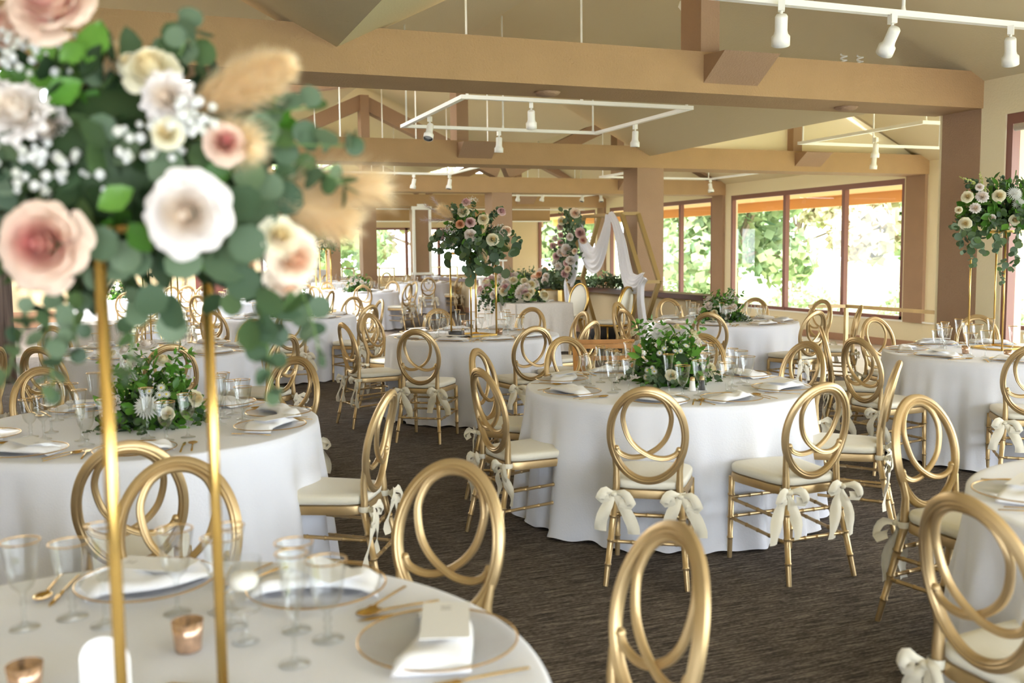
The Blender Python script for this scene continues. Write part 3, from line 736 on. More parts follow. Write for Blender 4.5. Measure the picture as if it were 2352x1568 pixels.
for tk, (c, long, short) in TB.items():
    near = c[1] < 12; used = set()
    angs = sorted(a % (2*pi) for a in CHANG[tk])
    # complete to eight places: keep those with chairs, fill the gaps
    allang = list(angs)
    for k_ in range(8):
        a0 = (angs[0] if angs else 0)+k_*pi/4
        if min([abs(((a0-q+pi) % (2*pi))-pi) for q in allang] or [9]) > .52: allang.append(a0 % (2*pi))
    if tk in ('T11', 'T12', 'T13', 'T17') : allang = allang[:6]
    for a in allang[:9]:
        rg_ = random.Random(int(a*1000)+int(c[1]*10)); q = direction(c, c[0]+cos(a), c[1]+sin(a), used)
        cx, cy = c[0]+.665*cos(a), c[1]+.665*sin(a)
        if not inview((cx, cy, TZ), 60): continue
        d = DIR2[q]; at = ' at the '+d+' place on '+short if d != 'nearest us' and d != 'farthest' else ' at the place '+d+' on '+short
        rz = a+pi/2+rg_.uniform(-.08, .08)     # local +y points to the table centre
        nset += 1
        def L(u, v): return (cx+u*cos(rz)-v*sin(rz), cy+u*sin(rz)+v*cos(rz))
        r_ = empty('charger_plate', (cx, cy, TZ), rz, 'clear gold-rimmed charger'+at, 'plate', 'clear charger plates'); child('glass_plate', CG[0], r_); child('gold_rim', CG[1], r_)
        single('napkin', NP[nset % 4], cx, cy, TZ-.003, rz+rg_.uniform(-.5, .5), 'folded white napkin'+at, 'napkin', 'white napkins', s=1.12)
        u, v = L(.12+rg_.uniform(-.01, .01), .20); glass_thing('goblet', u, v, rz, 'gold-rimmed water goblet'+at, 'gold-rimmed water goblets')
        u, v = L(.03, .27+rg_.uniform(-.01, .02)); glass_thing('flute', u, v, rz, 'tall gold-rimmed flute'+at, 'gold-rimmed champagne flutes')
        if near:
            if tk in ('M', 'T6', 'T5', 'T2', 'T4'):
                u, v = L(.20, .25); glass_thing('wine', u, v, rz, 'gold-rimmed wine glass'+at, 'gold-rimmed wine glasses')
            for kd, u_ in (('fork', -.19), ('knife', .185), ('spoon', .225)):
                u, v = L(u_, rg_.uniform(-.02, .02)); 
                if hypot(u-c[0], v-c[1]) < TR+.0: single(kd, CU[kd], u, v, TZ, rz+rg_.uniform(-.06, .06), 'gold '+kd+at, 'cutlery', 'gold '+kd+('s' if kd != 'knife' else '')+' beside the plates')
            if nset % 2 == 0 or tk == 'T5':
                single('menu_card', MENU, cx+.02, cy+.01, TZ+.046, rz+1.2, 'white menu card on the napkin'+at, 'card', 'white menu cards')
# ------------------------------------------------------------------ flowers and leaves
def leaf(b, p, ax, nrm, L, w=.5, kind='pt'):
    ax = Vector(ax).normalized(); sd = ax.cross(Vector(nrm)); 
    if sd.length < 1e-4: sd = ax.cross(Vector((1, 0, 0)))
    sd.normalize(); n_ = sd.cross(ax)
    if kind == 'rd':
        vs = [p]; k_ = 9
        for i in range(k_):
            t = 2*pi*i/k_; vs.append(p+ax*(L*.5*(1-cos(t)*1.0))+sd*(L*.5*sin(t)*(.95+.1*w))+n_*(L*.10*abs(sin(t))))
        vs[0] = p+ax*L*.5
        b.add(vs, [(0, 1+i, 1+(i+1) % k_) for i in range(k_)])
    else:
        q = [(0, 0), (.22, .32), (.5, .5), (.8, .30), (1, 0)]
        vs = []; 
        for t, u in q:
            m_ = p+ax*(L*t)-n_*(L*.12*t*t)
            vs += [m_+sd*(L*w*u)+n_*(L*.06), m_, m_-sd*(L*w*u)+n_*(L*.06)]
        fs = []
        for i in range(4): fs += [(3*i, 3*i+1, 3*i+4, 3*i+3), (3*i+1, 3*i+2, 3*i+5, 3*i+4)]
        b.add(vs, fs)
def rvec(rg_): return Vector((rg_.gauss(0, 1), rg_.gauss(0, 1), rg_.gauss(0, 1))).normalized()
def mass(rg_, n, rad, L, w, kind, zb=-.2, inner=.5, droop=.3, b=None):
    b = b or MB()
    while n > 0:
        d = rvec(rg_)
        if d.z < zb: continue
        n -= 1; q = rg_.uniform(inner, 1.02); p = Vector((d.x*rad[0]*q, d.y*rad[1]*q, d.z*rad[2]*q))
        ax = (d+rvec(rg_)*.75+Vector((0, 0, -droop))).normalized(); leaf(b, p, ax, d+rvec(rg_)*.5, L*rg_.uniform(.7, 1.25), w, kind)
    return b
def sprig(b, st, rg_, p, d, ln, L, droop=1.0, kind='rd', w=.9, step=.6):
    p = Vector(p); d = Vector(d).normalized(); n = max(3, int(ln/(L*step))); pts = [p.copy()]; s = 0
    for i in range(n):
        d = (d+Vector((0, 0, -droop*.12))+rvec(rg_)*.1).normalized(); p = p+d*(ln/n); pts.append(p.copy())
        for q in (-1, 1):
            sd = (d.cross(rvec(rg_))).normalized()
            leaf(b, p, (sd*1.2+d*.5), rvec(rg_)+d*.3, L*rg_.uniform(.75, 1.15)*(1-.35*i/n), w, kind)
    leaf(b, p, d, rvec(rg_), L*.7, w, kind)
    if st is not None: st.tube(pts, .0016, 5)
def rose_mesh(m_, seed=1, layers=((3, .15, .66), (4, .27, .66), (5, .40, .62), (5, .56, .54), (6, .72, .42), (7, .88, .26), (7, 1.0, .10)), ruffle=.035):
    rg_ = random.Random(seed); b = MB(); nu, nv = 8, 6
    b.lathe([(0, -.1), (.15, .1), (.17, .35), (.12, .52), (.04, .58), (0, .55)], 12, mod=lambda a, z: 1+.12*sin(2*a+z*7))
    for k_, (n, r, h) in enumerate(layers):
        op = k_/max(1, len(layers)-1)
        for i in range(n):
            th = 2*pi*i/n+k_*.83+rg_.uniform(-.18, .18); wd = pi/n*(1.55-.25*op); vs = []; fs = []; rs = rg_.uniform(.93, 1.06); tz = rg_.uniform(-.05, .05)
            for a in range(nu+1):
                u = a/nu*2-1; rnd = 1-.30*abs(u)**2.6
                for c in range(nv+1):
                    v = c/nv*rnd
                    rad = r*rs*(.28+.72*sin(min(1, v*1.05)*pi/2))*(1-.15*(1-op)*max(0, v-.6))
                    z = h*1.25*sin(min(1, v)*pi/2)+tz*v-.24*(1-v)*(1-op*.2)-(.42*op)*max(0, v-.62)**1.4*1.8
                    rad += .05*(1-u*u)*v*op+.05*op*max(0, v-.75)
                    rad *= 1+ruffle*sin(u*5+i+k_)*v
                    t = th+u*wd*(.42+.58*sin(min(1, v)*pi/2)); vs.append((rad*cos(t), rad*sin(t), z+ruffle*1.2*sin(u*7+i)*v*v+.012*k_*(i % 2)))
            for a in range(nu):
                for c in range(nv): fs.append((a*(nv+1)+c, (a+1)*(nv+1)+c, (a+1)*(nv+1)+c+1, a*(nv+1)+c+1))
            b.add(vs, fs)
    return b.mesh('rose', M[m_])
def daisy_mesh(n=16, lay=1, m_='bloom'):
    b = MB()
    for l in range(lay):
        for i in range(n-l):
            t = 2*pi*i/(n-l)+l*.3; el = .12+l*.28; ax = Vector((cos(t)*cos(el), sin(t)*cos(el), sin(el)))
            leaf(b, Vector((cos(t), sin(t), 0))*.12+Vector((0, 0, .03*l)), ax, (0, 0, 1), (.9-.12*l), .20, 'pt')
    b.cur = 1; b.lathe([(0, -.12), (.2, -.02), (.24, .08), (.15, .16), (0, .2)], 10)
    if lay > 2: b.mi = [0]*len(b.mi)
    return b.mesh('daisy', [M[m_], M['yellow']])
FM = {k_: rose_mesh(k_, i) for i, k_ in enumerate(('rw', 'rc', 'rp', 'rm', 'ro', 'rpe'))}
FM['pe'] = rose_mesh('rw', 9, ((4, .2, .7), (6, .4, .68), (8, .6, .6), (9, .8, .42), (9, 1.0, .18)), .10)
FM['pem'] = rose_mesh('rm', 10, ((4, .2, .7), (6, .4, .68), (8, .6, .6), (9, .8, .42), (9, 1.0, .18)), .10)
FM['da'] = daisy_mesh(); FM['mum'] = daisy_mesh(22, 5)
FN = {'rw': ('rose', 'white rose'), 'rc': ('rose', 'cream rose'), 'rp': ('rose', 'blush rose with pink heart'), 'rm': ('rose', 'mauve rose'), 'ro': ('rose', 'apricot rose'), 'rpe': ('rose', 'peach rose'),
      'pe': ('carnation', 'ruffled white bloom'), 'pem': ('carnation', 'ruffled mauve bloom'), 'da': ('daisy', 'small daisy'), 'mum': ('chrysanthemum', 'white chrysanthemum')}
def flower(par, k_, p, d, s, spin=0):
    o = child(FN[k_][0], FM[k_], par, look(Vector(p), d, s, spin)); o['label'] = FN[k_][1]; return o
def plume(par, p, d, ln, w, seed=1, m_='pampas', n=1500, hair=.055):
    rg_ = random.Random(seed); b = MB(); d = Vector(d).normalized(); a_ = d.cross(Vector((.3, .2, 1))).normalized(); c_ = d.cross(a_)
    for i in range(n):
        t = rg_.random()**.8; q = w*sin(pi*min(1, t*.85+.12))*rg_.uniform(.1, .55); an = rg_.uniform(0, 2*pi); o_ = a_*cos(an)+c_*sin(an)
        st = Vector(p)+d*(ln*t)+o_*q*.3; en = st+(d*.9+o_*.75+rvec(rg_)*.2).normalized()*(hair*rg_.uniform(.6, 1.2)+q*.6); sd = d.cross(o_)*.0008+rvec(rg_)*.0006
        b.add([st-sd, st+sd, en], [(0, 1, 2)])
    b.tube([Vector(p)-d*ln*.2, Vector(p)+d*ln*.9], .002, 5)
    return b.obj('pampas_plume' if m_ == 'pampas' else 'dried_grass', M[m_], par)
def breath(par, c, rad, n, seed, s=.006, m_='bloom', name='babys_breath'):
    rg_ = random.Random(seed); b = MB()
    for _ in range(n):
        d = rvec(rg_)*rg_.uniform(.3, 1); p = Vector((c[0]+d.x*rad[0], c[1]+d.y*rad[1], c[2]+d.z*rad[2])); q = s*rg_.uniform(.6, 1.2)
        b.lathe([(0, -q), (q*.9, -q*.3), (q*.8, q*.5), (0, q)], 6, T(*p))
    o = b.obj(name, M[m_], par); o['kind'] = 'stuff'; return o
def spire(b, p, d, ln, rg_, s=.012):   # snapdragon / stock spike
    p = Vector(p); d = Vector(d).normalized()
    for i in range(26):
        t = i/26; o_ = d.cross(rvec(rg_)).normalized(); q = s*(1.1-t*.75); c = p+d*ln*t+o_*q*1.0
        b.lathe([(0, -q), (q*.8, -q*.2), (q*.7, q*.6), (0, q)], 6, look(c, o_+d*.5))
# ---- low centrepiece with white roses, daisies and glossy leaves
def centrepiece(c, label, seed, R=.24, H=.26, small=False, spec=None):
    rg_ = random.Random(seed); r_ = empty('floral_centrepiece', (c[0], c[1], TZ), 0, label, 'flower arrangement', 'low white and green centrepieces')
    f = .45 if small else 1
    b = mass(rg_, int(330*f), (R*.9, R*.9, H), .07 if not small else .09, .55, 'pt', -.02, .45, .1); 
    for i in range(10 if not small else 5):
        a = rg_.uniform(0, 6.28); spire_dir = Vector((cos(a)*.5, sin(a)*.5, 1)); sprig(b, None, rg_, (cos(a)*R*.4, sin(a)*R*.4, H*.6), spire_dir, .20, .055, .2, 'pt', .5)
    b.obj('glossy_foliage', M['green'], r_)
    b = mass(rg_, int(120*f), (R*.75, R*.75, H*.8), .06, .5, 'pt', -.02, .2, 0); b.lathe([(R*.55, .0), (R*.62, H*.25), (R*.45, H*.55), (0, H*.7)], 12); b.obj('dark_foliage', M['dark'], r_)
    b = MB(); st = MB()
    for i in range(int(14*f)+3):
        a = rg_.uniform(0, 6.28); sprig(b, st, rg_, (cos(a)*R*.5, sin(a)*R*.5, H*.25), (cos(a), sin(a), .25), rg_.uniform(.14, .24), .042, 1.2)
    bad = [i for i, v in enumerate(b.v) if v[2] < .006]
    for i in bad: b.v[i] = (b.v[i][0], b.v[i][1], .006+.002*(i % 5))
    b.obj('eucalyptus_foliage', M['euca'], r_)
    if spec:
        C_ = Vector((c[0], c[1], TZ)); zc = (C_-CAMP).dot(F)
        for k_, x, y, s in spec:
            r1 = ray(x, y); o1 = CAMP-C_; A_ = Vector((1/(R*1.02), 1/(R*1.02), 1/(H*1.05))); rr = Vector((r1.x*A_.x, r1.y*A_.y, r1.z*A_.z)); oo = Vector((o1.x*A_.x, o1.y*A_.y, o1.z*A_.z))
            qa, qb, qc = rr.dot(rr), 2*rr.dot(oo), oo.dot(oo)-1; D_ = qb*qb-4*qa*qc
            t_ = (-qb-sqrt(D_))/(2*qa) if D_ > 0 else -qb/(2*qa)
            P_ = o1+r1*t_; P_.z = max(P_.z, .035); flower(r_, k_, P_, Vector((P_.x*1.5, P_.y*1.5, P_.z))-F*.15, s, x)
    def put(k_, n, s, lo, hi):
        for i in range(n):
            a = rg_.uniform(0, 6.28) if i % 3 else -2.1+rg_.uniform(-.8, .8); e = rg_.uniform(lo, hi); d = Vector((cos(a)*cos(e), sin(a)*cos(e), sin(e)))
            flower(r_, k_, (d.x*R*1.02, d.y*R*1.02, max(.03, d.z*H*1.06)), d+Vector((0, 0, .15)), s*rg_.uniform(.85, 1.15), a)
    if not spec: put('rc', 5, .042, .15, 1.3); put('rw', 5, .042, .3, 1.4); put('pe', 3, .045, .3, 1.1); put('mum', 3 if not small else 2, .055, .2, 1.0)
    put('da', 6 if spec else int(16*f), .020, .15, 1.3)
    b = MB()
    for i in range(3): 
        a = rg_.uniform(0, 6.28); spire(b, (cos(a)*R*.3, sin(a)*R*.3, H*.8), (cos(a)*.5, sin(a)*.5, 1), .16, rg_, .010)
    b.obj('snapdragon_spike', M['bloom'], r_); breath(r_, (0, 0, H*.7), (R, R, H*.4), int(90*f), seed+5, .005, 'lime', 'lime_buds')
    return r_
def pt_on(x, y): P = at_h(x, y, TZ); return (P.x, P.y)
centrepiece((TB['M'][0][0]+.05, TB['M'][0][1]+.05), 'lush green centrepiece with daisies and cream roses on the centre-right table', 3, .235, .31, spec=[('rc', 1458, 763, .032), ('mum', 1512, 768, .05), ('mum', 1530, 755, .035), ('rc', 1556, 752, .028), ('rc', 1592, 768, .036), ('rw', 1600, 785, .034), ('rc', 1542, 862, .036), ('rc', 1632, 848, .042), ('pe', 1450, 830, .03), ('mum', 1462, 790, .03), ('rw', 1615, 815, .026), ('da', 1487, 850, .022), ('da', 1503, 853, .022), ('da', 1484, 865, .022), ('da', 1526, 800, .02), ('da', 1515, 811, .02), ('da', 1570, 777, .02), ('da', 1563, 806, .018), ('da', 1610, 828, .022), ('da', 1615, 842, .022), ('da', 1498, 845, .018)])
centrepiece((TB['T6'][0][0]+.06, TB['T6'][0][1]+.02), 'low centrepiece of white roses and daisies on the second left table', 12, .24, .27, spec=[('rc', 250, 820, .042), ('rw', 340, 797, .045), ('rc', 375, 832, .045), ('pe', 300, 842, .042), ('pe', 263, 928, .038), ('mum', 338, 935, .062), ('rc', 190, 945, .04), ('rc', 448, 915, .042), ('rc', 385, 950, .032), ('da', 263, 870, .022), ('da', 343, 898, .022), ('da', 370, 890, .022), ('da', 382, 905, .022), ('da', 366, 907, .022), ('da', 378, 925, .022), ('da', 388, 855, .022), ('da', 405, 850, .02), ('rw', 288, 805, .03)])
centrepiece(TB['T3'][0], 'low centrepiece with white spikes on the low-wall table', 8, .25, .27)
centrepiece(TB['T8'][0], 'low green centrepiece on the fourth-row left table', 21, .24, .26, True)
centrepiece(TB['T9'][0], 'bright green low centrepiece on the mid-distance table before the brown columns', 25, .26, .30, True)
centrepiece(TB['T12'][0], 'small white centrepiece on the end-wall table, far left', 27, .22, .30, True)
# ---- gold stands
def stand(c, w, h, t, label, rz=0, z=TZ, poles=4):
    b = empty('gold_flower_stand', (c[0], c[1], z), rz, label, 'stand', 'gold pole flower stands')
    f = MB()
    for s in (-1, 1): f.box((-w, s*w-t/2, 0), (w, s*w+t/2, t)); f.box((s*w-t/2, -w, 0), (s*w+t/2, w, t))
    f.obj('base_frame', M['brass'], b)
    f = MB()
    for s in (-1, 1): f.box((-w, s*w-t/2, h-t), (w, s*w+t/2, h)); f.box((s*w-t/2, -w, h-t), (s*w+t/2, w, h))
    f.box((-w, -w, h), (w, w, h+.004)); f.obj('top_tray', M['brass'], b)
    for sx, sy in ((-1, -1), (1, -1), (-1, 1), (1, 1))[:poles]:
        f = MB(); f.tube([(sx*w, sy*w, 0), (sx*w, sy*w, h)], t/2, 10); f.obj('pole', M['brass'], b)
    return b
c2 = TB['T2'][0]
stand((c2[0]-.03, c2[1]-.12), .155, .80, .018, 'gold four-pole stand holding the tall pampas bouquet on the middle table', .35)
# tall pampas bouquet
def tallbouquet(c, z, label, seed, R=.33, H=.30, mix='pampas', scale=1):
    rg_ = random.Random(seed); r_ = empty('tall_bouquet', (c[0], c[1], z), 0, label, 'flower arrangement')
    b = mass(rg_, 230, (R*.85, R*.85, H*.95), .075, .6, 'pt', -.5, .3, .1); b.obj('glossy_foliage', M['green'], r_)
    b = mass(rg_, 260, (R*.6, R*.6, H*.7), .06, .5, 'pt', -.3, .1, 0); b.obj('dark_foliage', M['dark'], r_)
    b = MB(); st = MB(); big = mix == 'pampas'
    for i in range(34):
        a = i*2.4+rg_.uniform(-.3, .3); q = rg_.uniform(.3, .75)
        sprig(b, st, rg_, (cos(a)*R*q, sin(a)*R*q, -.02+H*rg_.uniform(-.15, .35)), (cos(a), sin(a), rg_.uniform(-.1, .5)), rg_.uniform(.14, .30), .062 if big else .048, 1.6)
    for i in range(12):
        a = rg_.uniform(0, 6.28); sprig(b, st, rg_, (cos(a)*R*.4, sin(a)*R*.4, H*.5), (cos(a)*.8, sin(a)*.8, 1), .2, .045, .2)
    b.obj('eucalyptus_foliage', M['euca'], r_); o = st.obj('stems', M['stem'], r_); o['kind'] = 'stuff'
    return r_, rg_
r_, rg_ = tallbouquet((c2[0]-.03, c2[1]-.12), 1.69, 'tall bouquet of roses, pampas and eucalyptus above the middle table', 31)
def toward(x, y, Z, base):      # offset from a bouquet's heart of the bloom seen at x, y and depth Z
    return atZ(x, y, Z)-Vector(base)
B2 = Vector((c2[0]-.03, c2[1]-.12, 1.69)); ZC = (B2-CAMP).dot(F)
VD = -F
for k_, x, y, s, dz in (('rc', 1064, 487, .058, .2), ('rm', 1080, 511, .052, .28), ('ro', 1057, 515, .045, .26), ('rw', 1080, 540, .058, .30), ('rc', 1110, 504, .055, .24), ('rc', 1131, 550, .060, .28), ('pem', 1017, 537, .055, .1),
                        ('rpe', 1036, 556, .042, .2), ('pem', 1071, 465, .045, .1), ('rm', 1152, 486, .045, .1), ('rpe', 1164, 530, .050, .12), ('rm', 1148, 545, .042, .15), ('rc', 1020, 562, .035, .12), ('rm', 1025, 490, .045, 0), ('rw', 1110, 560, .04, -.2), ('rc', 1060, 520, .05, -.3)):
    P = toward(x, y, ZC-dz, B2); flower(r_, k_, P, VD*.9+P.normalized()*.7+Vector((0, 0, .2)), s, x)
plume(r_, toward(1040, 500, ZC-.12, B2), toward(1010, 492, ZC-.2, B2), .16, .16, 2, n=1500); plume(r_, toward(1108, 540, ZC-.28, B2), toward(1122, 480, ZC-.2, B2)-toward(1108, 540, ZC-.28, B2), .2, .08, 3, n=900, hair=.03)
plume(r_, toward(1105, 560, ZC-.25, B2), (0.25, -.1, -1), .17, .07, 4, n=800, hair=.03); plume(r_, toward(1155, 555, ZC-.1, B2), (.6, -.5, -.5), .15, .07, 5, n=700, hair=.03)
for i, (x, y) in enumerate(((1005, 505), (1000, 485), (1010, 475))): plume(r_, toward(1035, 505, ZC, B2), toward(x, y, ZC, B2)-toward(1035, 505, ZC, B2), .28, .06, 11+i, 'purple', 260, .05)
breath(r_, toward(1035, 525, ZC-.15, B2), (.08, .06, .07), 160, 5, .005); breath(r_, toward(1145, 530, ZC-.1, B2), (.07, .06, .08), 150, 6, .005); breath(r_, toward(1085, 460, ZC, B2), (.07, .06, .05), 90, 7, .004)
b = MB()
for i in range(95):
    x = rg_.gauss(1095, 36); y = rg_.uniform(548, 622)-abs(x-1095)*.35; dz = rg_.uniform(.05, .30); p = toward(x, y, ZC-dz, B2); leaf(b, p, rvec(rg_)+Vector((0, 0, -.6)), VD+rvec(rg_)*.8, rg_.uniform(.07, .10), 1, 'rd')
for x, y in ((1030, 600), (1075, 640), (1090, 650), (1150, 610), (1160, 640), (1165, 660), (1028, 615), (1148, 690), (1110, 615), (1180, 590)): leaf(b, toward(x, y, ZC-.2, B2), rvec(rg_), VD+rvec(rg_)*.5, .095, 1, 'rd')
b.obj('hanging_eucalyptus', M['euca'], r_)['kind'] = 'stuff'
# right-hand tall white and green bouquet
c4 = (TB['T4'][0][0]+.10, TB['T4'][0][1]+.12)
P4a = at_h(2259, 800, TZ); P4b = at_h(2346, 806, TZ)
c4 = ((P4a.x+P4b.x)/2+.06, (P4a.y+P4b.y)/2+.10)
stand(c4, .15, .92, .014, 'slim gold four-pole stand on the dark-column table at the right', .1)
B4 = Vector((c4[0], c4[1], 1.80))
r_, rg_ = tallbouquet((c4[0], c4[1]), 1.80, 'tall white rose and green bouquet before the dark column at the right', 44, .30, .26, 'green')
b = mass(rg_, 120, (.30, .30, .30), .085, .6, 'pt', -.3, .6, .1)
b.obj('bright_foliage', M['green'], r_); ZD = (B4-CAMP).dot(F)
for k_, x, y, s in (('rc', 2222, 452, .045), ('rc', 2294, 450, .050), ('pe', 2256, 452, .045), ('rc', 2217, 513, .048), ('rc', 2330, 505, .042), ('mum', 2330, 445, .06), ('mum', 2340, 470, .055), ('rw', 2279, 500, .026), ('rc', 2202, 482, .028), ('pe', 2240, 478, .04), ('rw', 2250, 430, .03), ('rc', 2375, 480, .05), ('mum', 2385, 520, .05), ('rc', 2400, 455, .05)):
    P = toward(x, y, ZD-.22, B4); flower(r_, k_, P, VD+P.normalized()*.7, s, x)
b = MB()
for i in range(60):
    x = rg_.uniform(2195, 2345); y = 555+rg_.uniform(-25, 25)-abs(x-2290)*.15; leaf(b, toward(x, y, ZD-rg_.uniform(.1, .3), B4), rvec(rg_)+Vector((0, 0, -.6)), VD+rvec(rg_)*.8, rg_.uniform(.045, .065), 1, 'rd')
for x, y, n_ in ((2235, 575, 2), (2305, 585, 4), (2215, 545, 2), (2330, 570, 3)): sprig(b, None, rg_, toward(x, y, ZD-.2, B4), (0, 0, -1), .05*n_, .05, .2)
b.obj('hanging_eucalyptus', M['euca'], r_)['kind'] = 'stuff'
b = MB(); spire(b, toward(2262, 440, ZD-.1, B4), Vector((-.3, .1, 1)), .16, rg_, .012); spire(b, toward(2240, 420, ZD-.1, B4), Vector((-1, .1, .3)), .16, rg_, .010); b.obj('snapdragon_spike', M['lime'], r_)
# thin stand and its bouquet on the third left table (mostly behind the foreground flowers)
P = at_h(347, 800, TZ); stand((P.x+.1, P.y+.1), .12, .80, .012, 'thin gold stand on the third left table, behind the foreground leaves', .2)
r_, rg_ = tallbouquet((P.x+.1, P.y+.1), 1.62, 'tall bouquet on the third left table, hidden behind the foreground flowers', 52, .26, .22, 'green')
for i in range(9):
    d = rvec(rg_); flower(r_, ('rc', 'rw', 'pe')[i % 3], Vector((d.x*.26, -abs(d.y)*.26, abs(d.z)*.2)), Vector((d.x, -abs(d.y)-.3, abs(d.z))), .05, i)
P = at_y(742, 600, 22.0); P.z = TZ
stand((P.x, P.y), .13, .92, .03, 'distant gold stand below the small bouquet left of the brown columns', .2)
r_, rg_ = tallbouquet((P.x, P.y), 1.78, 'small distant green and cream bouquet left of the brown columns', 61, .25, .24, 'green')
for i in range(14):
    d = rvec(rg_); flower(r_, ('rc', 'rc', 'pe')[i % 3], Vector((d.x*.27, -abs(d.y)*.27, abs(d.z)*.26-.04)), Vector((d.x, -abs(d.y)-.3, abs(d.z))), .045, i)

# ------------------------------------------------------------------ nearest table: stand, bouquet, candles, card
Pr = at_h(513, 1592, TZ); 
Pl = CAMP+ray(283, 1655)*1.50; Pl.z = TZ
ctr = (Pr+Pl)/2; dv = Vector((Pr.x-Pl.x, Pr.y-Pl.y, 0)); L_ = dv.length; ang = atan2(dv.y, dv.x)
st_ = empty('gold_flower_stand', (ctr.x, ctr.y, TZ), ang, 'large blurred gold two-pole stand on the nearest table, bottom left', 'stand', 'gold pole flower stands')
f = MB(); w_ = .11
for s in (-1, 1): f.box((-L_/2, s*w_-.006, 0), (L_/2, s*w_+.006, .008)); f.box((s*L_/2-.006, -w_, 0), (s*L_/2+.006, w_, .008))
f.obj('base_frame', M['brass'], st_)
for s in (-1, 1):
    f = MB(); f.tube([(s*L_/2, 0, 0), (s*L_/2, 0, .85)], .0098, 14); f.obj('pole', M['brass'], st_)
f = MB(); f.box((-L_/2-.01, -.10, .84), (L_/2+.01, .10, .85)); f.obj('top_tray', M['brass'], st_)
B5 = Vector((ctr.x, ctr.y, 1.66)); ZB = (B5-CAMP).dot(F)
r_ = empty('tall_bouquet', tuple(B5), 0, 'huge blurred bouquet of roses, eucalyptus and pampas filling the upper left', 'flower arrangement')
rg_ = random.Random(99)
def O(x, y, Z): return atZ(x, y, Z)-B5
# heart of the bouquet: dark leaves round a foam ball
hc = O(290, 395, ZB+.02)
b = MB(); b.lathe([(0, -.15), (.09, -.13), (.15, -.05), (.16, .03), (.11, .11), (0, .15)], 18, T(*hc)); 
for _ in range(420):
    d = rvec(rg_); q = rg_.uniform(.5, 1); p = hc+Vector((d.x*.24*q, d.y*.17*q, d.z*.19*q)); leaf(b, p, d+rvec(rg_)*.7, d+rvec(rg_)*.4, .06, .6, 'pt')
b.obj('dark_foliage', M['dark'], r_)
# bright glossy leaves
b = MB()
for x, y, s, dz in ((215, 95, 72, .10), (145, 210, 66, .14), (110, 180, 70, .1), (190, 160, 60, .05), (60, 180, 60, .1), (265, 455, 62, .20), (322, 545, 60, .20), (500, 395, 56, .12), (470, 575, 60, .1), (480, 600, 50, .05), (180, 240, 60, .1), (100, 110, 60, .1),
                    (165, 120, 50, .12), (520, 210, 40, 0), (640, 255, 60, .05), (655, 290, 50, .0), (20, 190, 60, .1), (240, 540, 60, .15), (270, 500, 60, .1), (205, 235, 50, .1)):
    p = O(x, y, ZB-dz); sz = s*1.5*(ZB-dz)/FPX; ax = (RT*rg_.uniform(-1, 1)+UP*rg_.uniform(-1, 1)).normalized()
    leaf(b, p-ax*sz*.5, ax, VD+rvec(rg_)*.5, sz, .72, 'pt')
b.obj('glossy_foliage', M['green'], r_)
# eucalyptus: round leaves
b = MB(); st2 = MB()
for x, y, s, dz in ((600, 300, 55, .1), (640, 320, 48, .08), (575, 400, 50, .12), (655, 350, 42, .05), (700, 380, 38, .02), (690, 420, 34, .02), (560, 470, 62, .18), (605, 500, 60, .14), (570, 560, 60, .16), (620, 590, 40, .1), (520, 610, 70, .12), (385, 385, 62, .16),
                    (420, 600, 58, .16), (235, 295, 46, .14), (290, 330, 44, .12), (250, 350, 46, .1), (145, 415, 52, .14), (330, 400, 44, .1), (30, 330, 52, .14), (20, 440, 60, .1), (200, 490, 48, .16), (235, 560, 54, .18), (290, 590, 50, .14), (320, 380, 44, .1),
                    (395, 110, 46, .05), (430, 125, 40, .05), (470, 120, 42, .03), (370, 105, 26, .02), (350, 690, 52, .16), (400, 715, 56, .15), (315, 720, 40, .14), (395, 750, 50, .13), (620, 690, 50, .12), (600, 650, 44, .1), (660, 705, 54, .08), (700, 700, 44, .05),
                    (575, 770, 48, .1), (615, 755, 46, .1), (640, 770, 34, .08), (590, 810, 36, .08), (560, 650, 54, .12), (480, 530, 50, .1), (270, 620, 44, .12), (225, 640, 40, .12), (90, 650, 34, .1), (120, 690, 30, .1), (150, 720, 30, .12), (100, 730, 26, .1),
                    (175, 690, 28, .1), (80, 780, 30, .12), (130, 800, 32, .12), (60, 700, 26, .1), (150, 770, 26, .1), (195, 760, 24, .1), (410, 330, 36, .1), (455, 300, 36, .1), (520, 270, 34, .08), (340, 265, 34, .08), (120, 330, 40, .1), (60, 380, 40, .1), (190, 430, 44, .1),
                    (255, 410, 40, .1), (655, 400, 36, .05), (540, 350, 40, .1), (620, 430, 44, .1), (490, 700, 40, .05), (530, 700, 36, .05), (20, 520, 40, .05), (10, 250, 40, .1)):
    p = O(x, y, ZB-dz); sz = s*1.55*(ZB-dz)/FPX; ax = (RT*rg_.uniform(-1, 1)+UP*rg_.uniform(-1, .3)).normalized()
    leaf(b, p-ax*sz*.5, ax, VD*1.1+rvec(rg_)*.75, sz, rg_.uniform(0, 1), 'rd')
for _ in range(150):
    t_ = rg_.uniform(0, 6.28); q_ = sqrt(rg_.random()); x = 330+300*q_*cos(t_); y = 430+205*q_*sin(t_); dz = rg_.uniform(-.04, .13); p = O(x, y, ZB-dz); sz = rg_.uniform(50, 85)*(ZB-dz)/FPX
    leaf(b, p, rvec(rg_), VD+rvec(rg_)*.9, sz, rg_.uniform(0, 1), 'rd' if rg_.random() < .8 else 'pt')
